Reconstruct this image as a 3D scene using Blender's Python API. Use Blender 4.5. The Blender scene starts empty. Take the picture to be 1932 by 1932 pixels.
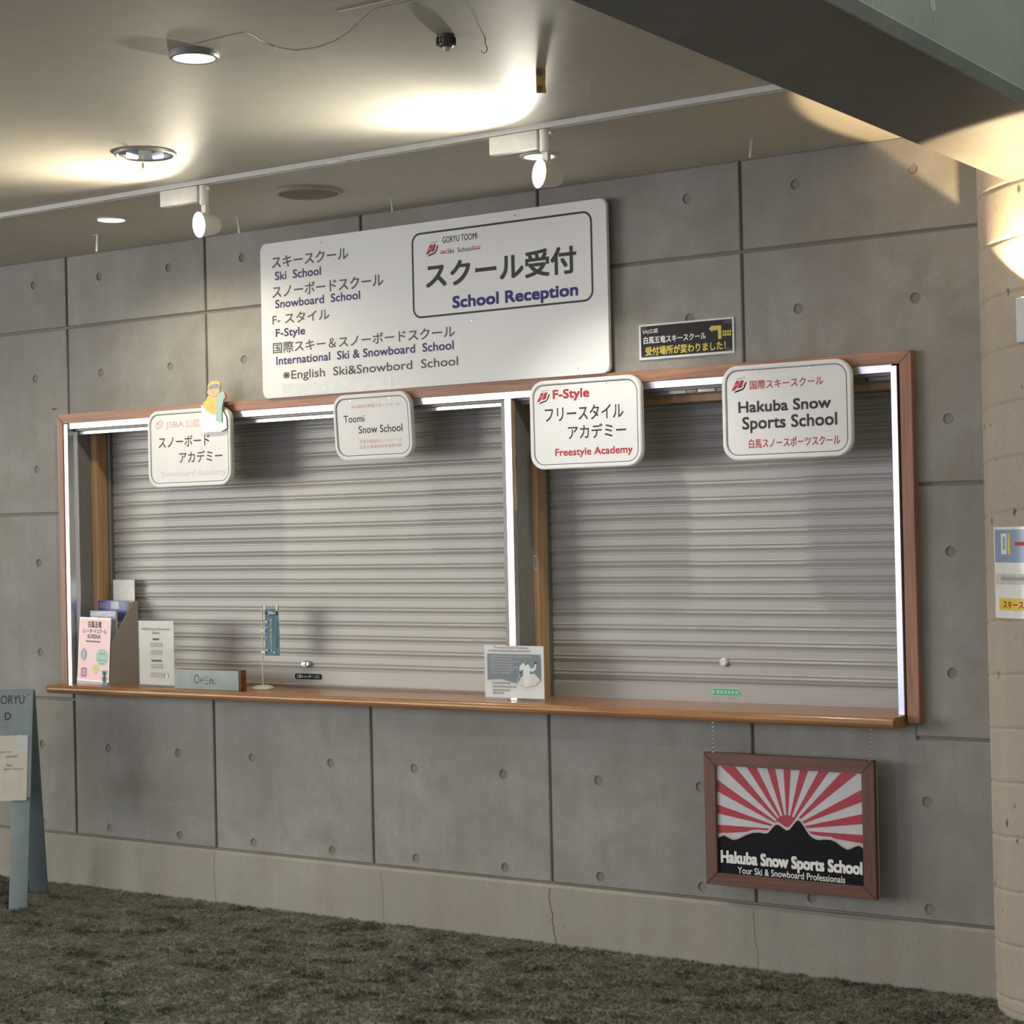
import bpy, bmesh, math, random
from mathutils import Vector, Matrix
random.seed(7)
C = bpy.context.scene.collection
SC = bpy.context.scene
PI = math.pi

# ------------------------------------------------------------------ camera, world, exposure, big lights
cam = bpy.data.cameras.new('camera')
cam.sensor_width = 36.0
cam.lens = 36.0 * 3560 / 1932
cam.clip_start = 0.05
camo = bpy.data.objects.new('camera', cam)
C.objects.link(camo)
_r = Vector((0.82850619, 0.55956055, -0.02166768))
_u = Vector((0.02390086, 0.0033229, 0.99970881))
_f = Vector((-0.55946961, 0.82878281, 0.01062094))
camo.matrix_world = Matrix(((_r.x, _u.x, -_f.x, 6.79269), (_r.y, _u.y, -_f.y, -6.29237), (_r.z, _u.z, -_f.z, 1.63793), (0, 0, 0, 1)))
SC.camera = camo

SC.view_settings.view_transform = 'Standard'
SC.view_settings.look = 'None'
SC.view_settings.gamma = 1.0
SC.view_settings.use_curve_mapping = False
SC.view_settings.exposure = 0.16

world = bpy.data.worlds.new('world')
SC.world = world
world.use_nodes = True
bg = world.node_tree.nodes['Background']
bg.inputs[0].default_value = (0.86, 0.88, 0.83, 1)
bg.inputs[1].default_value = 0.56


def lamp(name, kind, loc, aim, energy, color, **kw):
    d = bpy.data.lights.new(name, kind)
    d.energy = energy
    d.color = color
    for k, v in kw.items():
        setattr(d, k, v)
    o = bpy.data.objects.new(name, d)
    o.location = loc
    o.rotation_euler = Vector(aim).to_track_quat('-Z', 'Y').to_euler()
    C.objects.link(o)
    return o


# daylight through the glazed front of the hall, far behind the camera
lamp('daylight_front', 'AREA', (-2.5, -12.0, 2.1), (0.15, 1, 0.0), 92, (1.0, 0.98, 0.98), shape='RECTANGLE', size=13.0, size_y=3.4)
lamp('daylight_left', 'AREA', (-6.8, -9.0, 2.1), (0.75, 0.75, 0.0), 520, (1.0, 0.985, 0.95), shape='RECTANGLE', size=6.0, size_y=3.2)
# neon signs of the shops opposite
lamp('neon_purple', 'AREA', (1.0, -8.4, 2.25), (0.25, 1, -0.05), 22, (0.38, 0.22, 1.0), shape='RECTANGLE', size=1.6, size_y=0.22)
lamp('neon_blue', 'AREA', (0.75, -8.4, 0.55), (0.25, 1, 0.05), 12, (0.30, 0.42, 1.0), shape='RECTANGLE', size=0.5, size_y=0.5)
# daylight falling into the tall hall on the right of the beam
lamp('daylight_hall', 'AREA', (8.6, -2.4, 4.3), (-1, 0.02, -0.12), 29, (0.78, 1.0, 0.90), shape='RECTANGLE', size=3.0, size_y=1.6, spread=math.radians(70))

# ------------------------------------------------------------------ materials
MATS = {}


class NT:
    def __init__(self, name):
        self.m = bpy.data.materials.new(name)
        self.m.use_nodes = True
        self.t = self.m.node_tree
        self.b = self.t.nodes['Principled BSDF']
        MATS[name] = self.m

    def n(self, kind, **kw):
        nd = self.t.nodes.new(kind)
        for k, v in kw.items():
            if k in nd.inputs:
                nd.inputs[k].default_value = v
            else:
                setattr(nd, k, v)
        return nd

    def l(self, a, b):
        self.t.links.new(a, b)

    def pos(self, scale=(1, 1, 1), obj=False):
        mp = self.n('ShaderNodeMapping')
        mp.inputs['Scale'].default_value = scale
        if obj:
            self.l(self.n('ShaderNodeTexCoord').outputs['Object'], mp.inputs['Vector'])
        else:
            self.l(self.n('ShaderNodeNewGeometry').outputs['Position'], mp.inputs['Vector'])
        return mp.outputs['Vector']

    def noise(self, vec, scale, detail=4, rough=0.55, dist=0.0):
        nd = self.n('ShaderNodeTexNoise', Scale=scale, Detail=detail, Roughness=rough, Distortion=dist)
        self.l(vec, nd.inputs['Vector'])
        return nd.outputs['Fac']

    def ramp(self, fac, stops):
        r = self.n('ShaderNodeValToRGB')
        el = r.color_ramp.elements
        while len(el) < len(stops):
            el.new(0.5)
        for e, (p, c) in zip(el, stops):
            e.position = p
            e.color = (*c, 1) if len(c) == 3 else c
        self.l(fac, r.inputs['Fac'])
        return r.outputs['Color']

    def mix(self, fac, a, b, mode='MIX'):
        m = self.n('ShaderNodeMix', data_type='RGBA', blend_type=mode)
        for s, v in ((m.inputs[0], fac), (m.inputs[6], a), (m.inputs[7], b)):
            if isinstance(v, (int, float)):
                s.default_value = v
            elif isinstance(v, tuple):
                s.default_value = (*v, 1)
            else:
                self.l(v, s)
        return m.outputs[2]

    def bump(self, h, strength=0.3, dist=0.002):
        b = self.n('ShaderNodeBump', Strength=strength, Distance=dist)
        self.l(h, b.inputs['Height'])
        self.l(b.outputs['Normal'], self.b.inputs['Normal'])


def simple(name, col, rough=0.5, metal=0.0, vary=0.05, scale=30.0, **kw):
    k = NT(name)
    f = k.noise(k.pos(), scale, 3)
    a = tuple(c * (1 - vary) for c in col)
    b = tuple(min(1, c * (1 + vary)) for c in col)
    k.l(k.ramp(f, [(0.3, a), (0.7, b)]), k.b.inputs['Base Color'])
    k.b.inputs['Roughness'].default_value = rough
    k.b.inputs['Metallic'].default_value = metal
    for n, v in kw.items():
        k.b.inputs[n.replace('_', ' ')].default_value = v
    return k.m


def emit(name, col, s):
    k = NT(name)
    k.b.inputs['Base Color'].default_value = (*col, 1)
    k.b.inputs['Emission Color'].default_value = (*col, 1)
    k.b.inputs['Emission Strength'].default_value = s
    return k.m


def concrete(name, lo, hi, tint, pits=False, streak=True):
    k = NT(name)
    p = k.pos()
    big = k.noise(p, 1.1, 5, 0.6)
    mid = k.noise(p, 5.5, 5, 0.6, 0.4)
    fine = k.noise(p, 70, 3, 0.6)
    c = k.ramp(big, [(0.30, lo), (0.70, hi)])
    c = k.mix(k.ramp(mid, [(0.42, (0, 0, 0)), (0.70, (0.8, 0.8, 0.8))]), c, tint)
    if streak:
        st = k.noise(k.pos((9, 9, 0.7)), 1.0, 4, 0.6)
        c = k.mix(0.28, c, k.ramp(st, [(0.3, (0.72, 0.72, 0.70)), (0.7, (1.1, 1.1, 1.08))]), 'MULTIPLY')
    c = k.mix(0.22, c, k.ramp(fine, [(0.3, (0.7, 0.7, 0.7)), (0.7, (1.15, 1.15, 1.15))]), 'MULTIPLY')
    sp = k.ramp(k.noise(p, 28, 2, 0.5), [(0.70, (1, 1, 1)), (0.78, (0.72, 0.70, 0.66))])
    c = k.mix(0.6, c, sp, 'MULTIPLY')
    info = k.n('ShaderNodeObjectInfo')
    rr = k.ramp(info.outputs['Random'], [(0, (0.90, 0.90, 0.90)), (1, (1.07, 1.06, 1.03))])
    c = k.mix(1.0, c, rr, 'MULTIPLY')
    h = k.mix(0.5, fine, mid)
    if pits:
        v = k.n('ShaderNodeTexVoronoi', Scale=17.0, Randomness=1.0)
        k.l(k.pos((1, 1, 0.55)), v.inputs['Vector'])
        nz = k.noise(p, 8, 2)
        pit = k.ramp(v.outputs['Distance'], [(0.09, (0.30, 0.28, 0.25)), (0.17, (1, 1, 1))])
        gate = k.ramp(nz, [(0.43, (0, 0, 0)), (0.50, (1, 1, 1))])
        c = k.mix(gate, c, k.mix(1.0, c, pit, 'MULTIPLY'))
        h = k.mix(gate, h, pit, 'MULTIPLY')
    k.l(c, k.b.inputs['Base Color'])
    k.b.inputs['Roughness'].default_value = 0.62
    k.b.inputs['Specular IOR Level'].default_value = 0.35
    k.bump(h, 0.35, 0.003)
    return k.m


def wood(name, dark, light, axis=0, rough=0.4, knots=True, scale=1.0, coat=0.0):
    k = NT(name)
    k.b.inputs['Specular IOR Level'].default_value = 0.35
    s = [28 * scale] * 3
    s[axis] = 1.3 * scale
    p = k.pos(tuple(s))
    g = k.noise(p, 1.0, 5, 0.62, 1.2)
    s2 = [120 * scale] * 3
    s2[axis] = 5 * scale
    g2 = k.noise(k.pos(tuple(s2)), 1.0, 3, 0.5)
    c = k.ramp(g, [(0.28, dark), (0.62, light)])
    c = k.mix(0.30, c, k.ramp(g2, [(0.35, (0.6, 0.55, 0.5)), (0.65, (1.15, 1.1, 1.05))]), 'MULTIPLY')
    if knots:
        v = k.n('ShaderNodeTexVoronoi', Scale=2.6)
        k.l(k.pos(), v.inputs['Vector'])
        c = k.mix(k.ramp(v.outputs['Distance'], [(0.035, (0.75, 0.75, 0.75)), (0.075, (0, 0, 0))]), c, tuple(x * 0.35 for x in dark))
    k.l(c, k.b.inputs['Base Color'])
    k.b.inputs['Roughness'].default_value = rough
    k.b.inputs['Coat Weight'].default_value = coat
    k.b.inputs['Coat Roughness'].default_value = 0.15
    k.bump(g2, 0.12, 0.001)
    return k.m


concrete('concrete', (0.245, 0.240, 0.215), (0.385, 0.376, 0.342), (0.275, 0.252, 0.205))
concrete('concrete_ledge', (0.29, 0.272, 0.23), (0.37, 0.35, 0.30), (0.315, 0.285, 0.235))
concrete('joint_mortar', (0.19, 0.18, 0.155), (0.24, 0.228, 0.20), (0.21, 0.195, 0.165))
concrete('tie_plug', (0.20, 0.19, 0.17), (0.26, 0.25, 0.225), (0.22, 0.20, 0.17))
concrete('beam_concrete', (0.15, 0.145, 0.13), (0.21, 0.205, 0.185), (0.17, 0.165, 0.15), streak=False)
concrete('chamfer_lit_concrete', (0.44, 0.45, 0.42), (0.58, 0.59, 0.56), (0.36, 0.37, 0.34), streak=False)  # much paler than the beam: daylight caught on the edge, put into the colour
concrete('pillar_concrete', (0.40, 0.345, 0.275), (0.50, 0.44, 0.36), (0.42, 0.36, 0.29), pits=True)
simple('crack', (0.05, 0.045, 0.04), 0.9)

k = NT('ceiling_paint')
p = k.pos()
k.l(k.mix(0.25, k.ramp(k.noise(p, 0.9, 4), [(0.3, (0.52, 0.485, 0.41)), (0.7, (0.60, 0.56, 0.48))]), k.ramp(k.noise(p, 14, 3), [(0.35, (0.86, 0.86, 0.86)), (0.6, (1.05, 1.05, 1.05))]), 'MULTIPLY'), k.b.inputs['Base Color'])
k.b.inputs['Roughness'].default_value = 0.55
k.bump(k.noise(p, 60, 3), 0.05, 0.002)

k = NT('carpet')
p = k.pos()
blot = k.noise(k.pos((1.0, 1.5, 1)), 4.2, 8, 0.78, 0.25)
fib = k.noise(p, 260, 2, 0.7)
tuft = k.noise(p, 70, 4, 0.75)
c = k.ramp(blot, [(0.41, (0.080, 0.083, 0.056)), (0.48, (0.235, 0.235, 0.172)), (0.64, (0.335, 0.325, 0.25))])
c = k.mix(0.5, c, k.ramp(tuft, [(0.30, (0.45, 0.45, 0.43)), (0.70, (1.35, 1.35, 1.3))]), 'MULTIPLY')
c = k.mix(0.5, c, k.ramp(fib, [(0.3, (0.55, 0.55, 0.55)), (0.7, (1.3, 1.3, 1.3))]), 'MULTIPLY')
k.l(c, k.b.inputs['Base Color'])
k.b.inputs['Roughness'].default_value = 1.0
k.b.inputs['Specular IOR Level'].default_value = 0.05
k.b.inputs['Sheen Weight'].default_value = 0.15
k.bump(k.mix(0.5, tuft, fib), 0.9, 0.012)

wood('frame_wood', (0.27, 0.125, 0.068), (0.47, 0.245, 0.150), 0, 0.42, True)
wood('frame_wood_upright', (0.25, 0.115, 0.066), (0.46, 0.235, 0.145), 2, 0.42, True)
wood('pine', (0.43, 0.245, 0.11), (0.56, 0.35, 0.185), 2, 0.45, False)
wood('counter_wood', (0.27, 0.118, 0.042), (0.44, 0.225, 0.092), 0, 0.28, False, 1.0, 0.25)
wood('picture_wood', (0.115, 0.053, 0.034), (0.185, 0.090, 0.060), 0, 0.5, False)
wood('picture_wood_upright', (0.115, 0.053, 0.034), (0.185, 0.090, 0.060), 2, 0.5, False)
wood('brown_block', (0.13, 0.045, 0.015), (0.24, 0.095, 0.035), 1, 0.5, False)

k = NT('aluminium')
f = k.noise(k.pos((260, 260, 6)), 1.0, 3)
k.l(k.ramp(f, [(0.3, (0.80, 0.80, 0.80)), (0.7, (0.90, 0.90, 0.90))]), k.b.inputs['Base Color'])
k.b.inputs['Metallic'].default_value = 1.0
k.b.inputs['Roughness'].default_value = 0.28
k = NT('shutter_metal')
f = k.noise(k.pos((3, 3, 3)), 1.0, 3)
k.l(k.ramp(f, [(0.3, (0.405, 0.395, 0.36)), (0.7, (0.425, 0.415, 0.38))]), k.b.inputs['Base Color'])
k.b.inputs['Metallic'].default_value = 0.12
k.b.inputs['Roughness'].default_value = 0.42
k.b.inputs['Specular IOR Level'].default_value = 0.35
simple('jamb_grey', (0.23, 0.225, 0.205), 0.45, 0.3)
simple('guide_grey', (0.20, 0.205, 0.19), 0.4, 0.5)
simple('dark_recess', (0.06, 0.058, 0.05), 0.8)
simple('sign_white', (0.86, 0.865, 0.83), 0.4, 0, 0.015, 6, Specular_IOR_Level=0.25)
simple('panel_white', (0.87, 0.875, 0.845), 0.4, 0, 0.02, 3, Specular_IOR_Level=0.25)
simple('tape_film', (0.60, 0.63, 0.58), 0.25, 0, 0.06, 25)
simple('lamp_white', (0.80, 0.79, 0.72), 0.4)
simple('rail_white', (0.66, 0.655, 0.59), 0.4)
simple('paper_white', (0.76, 0.76, 0.72), 0.5)
simple('paper_cream', (0.56, 0.55, 0.46), 0.35)
simple('paper_aged', (0.62, 0.58, 0.46), 0.4)
simple('laminate_white', (0.78, 0.78, 0.74), 0.18)
simple('black_print', (0.022, 0.020, 0.018), 0.3, Specular_IOR_Level=0.2)
simple('dark', (0.055, 0.058, 0.052), 0.5, Specular_IOR_Level=0.2)
simple('grey', (0.12, 0.12, 0.105), 0.5, Specular_IOR_Level=0.2)
simple('soft_grey', (0.34, 0.34, 0.32), 0.5)
simple('black', (0.009, 0.009, 0.011), 0.5, Specular_IOR_Level=0.12)
simple('navy', (0.062, 0.062, 0.17), 0.5, Specular_IOR_Level=0.2)
simple('navy2', (0.045, 0.042, 0.20), 0.5, Specular_IOR_Level=0.2)
simple('red', (0.52, 0.045, 0.05), 0.45, Specular_IOR_Level=0.2)
simple('rose', (0.66, 0.25, 0.23), 0.45)
simple('pink', (0.70, 0.36, 0.40), 0.45)
simple('palepink', (0.78, 0.64, 0.64), 0.45)
simple('white', (0.80, 0.79, 0.74), 0.5)
simple('yellow', (0.72, 0.57, 0.06), 0.45)
simple('poster_yellow', (0.76, 0.56, 0.05), 0.3)
simple('poster_blue', (0.235, 0.32, 0.47), 0.25)
simple('ray_red', (0.42, 0.045, 0.055), 0.3)
simple('ray_white', (0.58, 0.58, 0.58), 0.3)
simple('ridge_grey', (0.48, 0.46, 0.45), 0.3)
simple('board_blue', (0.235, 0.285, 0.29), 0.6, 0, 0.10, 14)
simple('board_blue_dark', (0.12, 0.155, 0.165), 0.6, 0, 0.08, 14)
simple('open_blue', (0.36, 0.405, 0.395), 0.6, 0, 0.10, 20)
simple('card_grey', (0.42, 0.375, 0.325), 0.6)
simple('card_white', (0.72, 0.68, 0.65), 0.5)
simple('leaflet_pink', (0.78, 0.42, 0.40), 0.25, 0, 0.03)
simple('mint', (0.40, 0.58, 0.45), 0.4)
simple('teal', (0.15, 0.38, 0.33), 0.4)
simple('icon_blue', (0.22, 0.36, 0.40), 0.4)
simple('icon_magenta', (0.50, 0.10, 0.27), 0.4)
simple('lemon', (0.72, 0.66, 0.22), 0.4)
simple('brochure_blue', (0.10, 0.11, 0.36), 0.35)
simple('brochure_sky', (0.43, 0.47, 0.52), 0.35, 0, 0.2, 22)
simple('brochure_pages', (0.25, 0.25, 0.25), 0.6)
simple('flag_blue', (0.085, 0.20, 0.26), 0.6, 0, 0.1, 60)
simple('ivory', (0.72, 0.66, 0.49), 0.4)
simple('photo_blue', (0.11, 0.145, 0.165), 0.3)
simple('photo_snow', (0.62, 0.62, 0.59), 0.35, 0, 0.1, 60)
simple('photo_green', (0.10, 0.20, 0.12), 0.35)
simple('cap_yellow', (0.80, 0.50, 0.045), 0.35)
simple('goggle_blue', (0.13, 0.16, 0.25), 0.25)
simple('skin_print', (0.80, 0.46, 0.22), 0.4)
simple('board_mint', (0.32, 0.52, 0.44), 0.35)
simple('orange_print', (0.75, 0.24, 0.07), 0.4)
simple('snow_print', (0.86, 0.88, 0.86), 0.25)
simple('chrome', (0.62, 0.62, 0.63), 0.15, 1.0)
simple('steel_dark', (0.14, 0.13, 0.12), 0.35, 0.8)
simple('grille_grey', (0.22, 0.205, 0.165), 0.8, 0, 0.15, 300)
simple('wire_pale', (0.56, 0.52, 0.44), 0.5)
simple('ring_beige', (0.44, 0.39, 0.32), 0.5)
simple('ring_grey', (0.30, 0.30, 0.27), 0.4, 0.2)
simple('kraft_tape', (0.55, 0.42, 0.17), 0.5, 0, 0.1, 20)
simple('tape_stain', (0.17, 0.155, 0.12), 0.5)
simple('plate_green', (0.08, 0.42, 0.23), 0.3)
simple('wire_grey', (0.45, 0.44, 0.40), 0.4)
simple('peeled_film', (0.58, 0.45, 0.27), 0.3, 0.2)
simple('box_white', (0.66, 0.68, 0.65), 0.4)
simple('fixing_white', (0.74, 0.76, 0.72), 0.3)

k = NT('clear_acrylic')
k.b.inputs['Base Color'].default_value = (0.9, 0.92, 0.9, 1)
k.b.inputs['Roughness'].default_value = 0.06
tr = k.n('ShaderNodeBsdfTransparent')
mx = k.n('ShaderNodeMixShader', Fac=0.08)
k.l(tr.outputs[0], mx.inputs[1])
k.l(k.b.outputs[0], mx.inputs[2])
k.l(mx.outputs[0], k.t.nodes['Material Output'].inputs['Surface'])

emit('lamp_glow_warm', (1.0, 0.93, 0.78), 30.0)
emit('lamp_glow_white', (1.0, 0.97, 0.88), 30.0)
emit('downlight_glow', (1.0, 0.96, 0.88), 6.0)


# ------------------------------------------------------------------ object helpers
def setp(o, label=None, cat=None, group=None, kind=None):
    if label: o['label'] = label
    if cat: o['category'] = cat
    if group: o['group'] = group
    if kind: o['kind'] = kind
    return o


def obj(name, bm, m, parent=None, loc=None, smooth=False):
    me = bpy.data.meshes.new(name)
    bmesh.ops.recalc_face_normals(bm, faces=bm.faces) if len(bm.faces) else None
    bm.to_mesh(me)
    bm.free()
    if smooth:
        for p in me.polygons: p.use_smooth = True
        try:
            me.set_sharp_from_angle(angle=math.radians(25))
        except Exception:
            pass
    return mobj(name, me, m, parent, loc)


def mobj(name, me, m, parent=None, loc=None):
    if m is not None and not me.materials:
        me.materials.append(MATS[m])
    o = bpy.data.objects.new(name, me)
    C.objects.link(o)
    if parent: o.parent = parent
    if loc: o.location = loc
    return o


def root(name, loc, label=None, cat=None, group=None, kind=None, rot=(0, 0, 0)):
    o = bpy.data.objects.new(name, None)
    o.empty_display_size = 0.05
    C.objects.link(o)
    o.location = loc
    o.rotation_euler = rot
    return setp(o, label, cat, group, kind)


def bbox(bm, x0, x1, y0, y1, z0, z1):
    vs = [bm.verts.new(v) for v in ((x0, y0, z0), (x1, y0, z0), (x1, y1, z0), (x0, y1, z0), (x0, y0, z1), (x1, y0, z1), (x1, y1, z1), (x0, y1, z1))]
    for f in ((0, 3, 2, 1), (4, 5, 6, 7), (0, 1, 5, 4), (1, 2, 6, 5), (2, 3, 7, 6), (3, 0, 4, 7)):
        bm.faces.new([vs[i] for i in f])
    return bm


def box(name, x0, x1, y0, y1, z0, z1, m, parent=None, bev=0.0, seg=2):
    bm = bmesh.new()
    bbox(bm, x0, x1, y0, y1, z0, z1)
    if bev > 0:
        bmesh.ops.bevel(bm, geom=bm.edges[:], offset=bev, segments=seg, affect='EDGES', profile=0.5)
    return obj(name, bm, m, parent, smooth=bev > 0 and seg > 1)


def prism_xz(bm, pts, y0, y1):
    """polygon in the x-z plane given depth from y0 (front) to y1"""
    a = [bm.verts.new((x, y0, z)) for x, z in pts]
    b = [bm.verts.new((x, y1, z)) for x, z in pts]
    n = len(pts)
    bm.faces.new(a)
    bm.faces.new(b[::-1])
    for i in range(n):
        j = (i + 1) % n
        bm.faces.new((a[i], b[i], b[j], a[j]))
    return bm


def plate(name, pts, y0, y1, m, parent=None, smooth=False):
    return obj(name, prism_xz(bmesh.new(), pts, y0, y1), m, parent, smooth=smooth)


def rrect(x0, x1, z0, z1, r, seg=8):
    out = []
    for cx, cz, a0 in ((x1 - r, z0 + r, -90), (x1 - r, z1 - r, 0), (x0 + r, z1 - r, 90), (x0 + r, z0 + r, 180)):
        for i in range(seg + 1):
            a = math.radians(a0 + 90 * i / seg)
            out.append((cx + r * math.cos(a), cz + r * math.sin(a)))
    return out


def ring_xz(bm, outer, inner, y0, y1):
    n = len(outer)
    A = [bm.verts.new((x, y0, z)) for x, z in outer]
    B = [bm.verts.new((x, y0, z)) for x, z in inner]
    D = [bm.verts.new((x, y1, z)) for x, z in outer]
    E = [bm.verts.new((x, y1, z)) for x, z in inner]
    for i in range(n):
        j = (i + 1) % n
        bm.faces.new((A[i], A[j], B[j], B[i]))
        bm.faces.new((D[j], D[i], E[i], E[j]))
        bm.faces.new((A[i], D[i], D[j], A[j]))
        bm.faces.new((B[j], E[j], E[i], B[i]))
    return bm


def lathe(bm, prof, seg=32, center=(0, 0, 0), axis=(0, 0, 1)):
    """profile of (radius, height) turned about an axis"""
    q = Vector((0, 0, 1)).rotation_difference(Vector(axis))
    c = Vector(center)
    rows = []
    for r, h in prof:
        if r < 1e-6:
            rows.append([bm.verts.new(c + q @ Vector((0, 0, h)))])
        else:
            rows.append([bm.verts.new(c + q @ Vector((r * math.cos(2 * PI * i / seg), r * math.sin(2 * PI * i / seg), h))) for i in range(seg)])
    for a, b in zip(rows, rows[1:]):
        for i in range(seg):
            j = (i + 1) % seg
            if len(a) == 1 and len(b) > 1:
                bm.faces.new((a[0], b[j], b[i]))
            elif len(b) == 1 and len(a) > 1:
                bm.faces.new((a[i], a[j], b[0]))
            elif len(a) > 1:
                bm.faces.new((a[i], a[j], b[j], b[i]))
    return bm


def tube(bm, pts, r, seg=8):
    pts = [Vector(p) for p in pts]
    rows = []
    prev = None
    for i, p in enumerate(pts):
        t = (pts[min(i + 1, len(pts) - 1)] - pts[max(i - 1, 0)]).normalized()
        if prev is None:
            nrm = t.orthogonal().normalized()
        else:
            nrm = (prev - t * prev.dot(t)).normalized()
        prev = nrm
        bn = t.cross(nrm)
        rr = r[i] if isinstance(r, (list, tuple)) else r
        rows.append([bm.verts.new(p + (nrm * math.cos(2 * PI * k / seg) + bn * math.sin(2 * PI * k / seg)) * rr) for k in range(seg)])
    for a, b in zip(rows, rows[1:]):
        for k in range(seg):
            j = (k + 1) % seg
            bm.faces.new((a[k], a[j], b[j], b[k]))
    bm.faces.new(rows[0][::-1])
    bm.faces.new(rows[-1])
    return bm


TXT = {}


def text_mesh(s, weight):
    """outline of a line of writing as a flat mesh filling the unit square in x-z"""
    key = (s, weight)
    if key not in TXT:
        cu = bpy.data.curves.new('writing', 'FONT')
        cu.body = s
        cu.resolution_u = 3
        o = bpy.data.objects.new('writing', cu)
        C.objects.link(o)
        dg = bpy.context.evaluated_depsgraph_get()
        me = bpy.data.meshes.new_from_object(o.evaluated_get(dg))
        bpy.data.objects.remove(o)
        xs = [v.co.x for v in me.vertices]
        ys = [v.co.y for v in me.vertices]
        x0, x1, y0, y1 = min(xs), max(xs), min(ys), max(ys)
        TXT[key] = ([((v.co.x - x0) / (x1 - x0), (v.co.y - y0) / (y1 - y0)) for v in me.vertices], [tuple(p.vertices) for p in me.polygons])
        bpy.data.meshes.remove(me)
    return TXT[key]


def writing(parent, s, x0, x1, z0, z1, y, m, weight=0.0, name='lettering', warp=None):
    vs, fs = text_mesh(s, 0.0)
    me = bpy.data.meshes.new(name)
    # heavier strokes: the outline laid down again at small shifts
    wz = max(weight, 0.0) * 1.15 * (z1 - z0)
    sh = [(0, 0)] if wz == 0 else [(0, 0), (wz, wz), (-wz, wz), (wz, -wz), (-wz, -wz)]
    xa, xb, za, zb = x0 + wz, x1 - wz, z0 + wz, z1 - wz
    co, fa = [], []
    for q, (dx, dz) in enumerate(sh):
        n0 = len(co)
        co += [(xa + u * (xb - xa) + dx, y - 0.00001 * q, za + v * (zb - za) + dz) for u, v in vs]
        fa += [tuple(n0 + w for w in f) for f in fs]
    fs = fa
    if warp: co = [warp(*c) for c in co]
    me.from_pydata(co, [], fs)
    return mobj(name, me, m, parent)


def flat(name, pts, y, m, parent):
    me = bpy.data.meshes.new(name)
    me.from_pydata([(x, y, z) for x, z in pts], [], [tuple(range(len(pts)))])
    return mobj(name, me, m, parent)


def flats(name, polys, y, m, parent, kind=None):
    me = bpy.data.meshes.new(name)
    v, f = [], []
    for pts in polys:
        f.append(tuple(range(len(v), len(v) + len(pts))))
        v += [(x, y, z) for x, z in pts]
    me.from_pydata(v, [], f)
    return setp(mobj(name, me, m, parent), kind='stuff' if name.endswith('print') or name.endswith('bars') or name.endswith('marks') else None)


def rect(x0, x1, z0, z1):
    return [(x0, z0), (x1, z0), (x1, z1), (x0, z1)]


def disc(cx, cz, r, n=20, rz=None):
    return [(cx + r * math.cos(2 * PI * i / n), cz + (rz or r) * math.sin(2 * PI * i / n)) for i in range(n)]


# ------------------------------------------------------------------ the setting: floor, wall, ceiling, beam, pillar
CEIL = 3.0
H1, H2, H3, LE = 2.661, 1.774, 0.884, 0.240
OX0, OX1, OZ0, OZ1 = -0.006, 4.222, 0.93, 2.202     # the hatch opening
SH = 0.19                                            # depth of the shutters
CT = 0.964                                           # counter top height

bm = bmesh.new()
bbox(bm, -9, 12, -14, 0.4, -0.1, 0.0)
setp(obj('floor', bm, 'carpet'), kind='structure')

YB = 0.010
wall = root('wall_back', (0, 0, 0), kind='structure')
for a in ((-6, OX0, YB, 0.4, 0, 3.05), (OX1, 7.5, YB, 0.4, 0, 3.05), (OX0, OX1, YB, 0.4, 0, OZ0), (OX0, OX1, YB, 0.4, OZ1, 3.05), (OX0, OX1, 0.30, 0.4, OZ0, OZ1)):
    box('wall_core', *a, 'joint_mortar', wall)



def inset_poly(pts, d):
    n = len(pts)
    out = []
    for i in range(n):
        p0, p1, p2 = Vector(pts[i - 1]), Vector(pts[i]), Vector(pts[(i + 1) % n])
        e1 = (p1 - p0).normalized()
        e2 = (p2 - p1).normalized()
        n1 = Vector((-e1.y, e1.x))
        n2 = Vector((-e2.y, e2.x))
        v = (n1 + n2)
        v = v / max(1e-6, v.dot(n1))
        out.append(tuple(p1 + v * d))
    return out


plug_bm = lathe(bmesh.new(), [(0.0, 0.0), (0.010, -0.0006), (0.0185, 0.0)], 20, axis=(0, -1, 0))
plug_me = bpy.data.meshes.new('tie_hole')
plug_bm.to_mesh(plug_me)
plug_bm.free()
plug_me.materials.append(MATS['tie_plug'])


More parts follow.
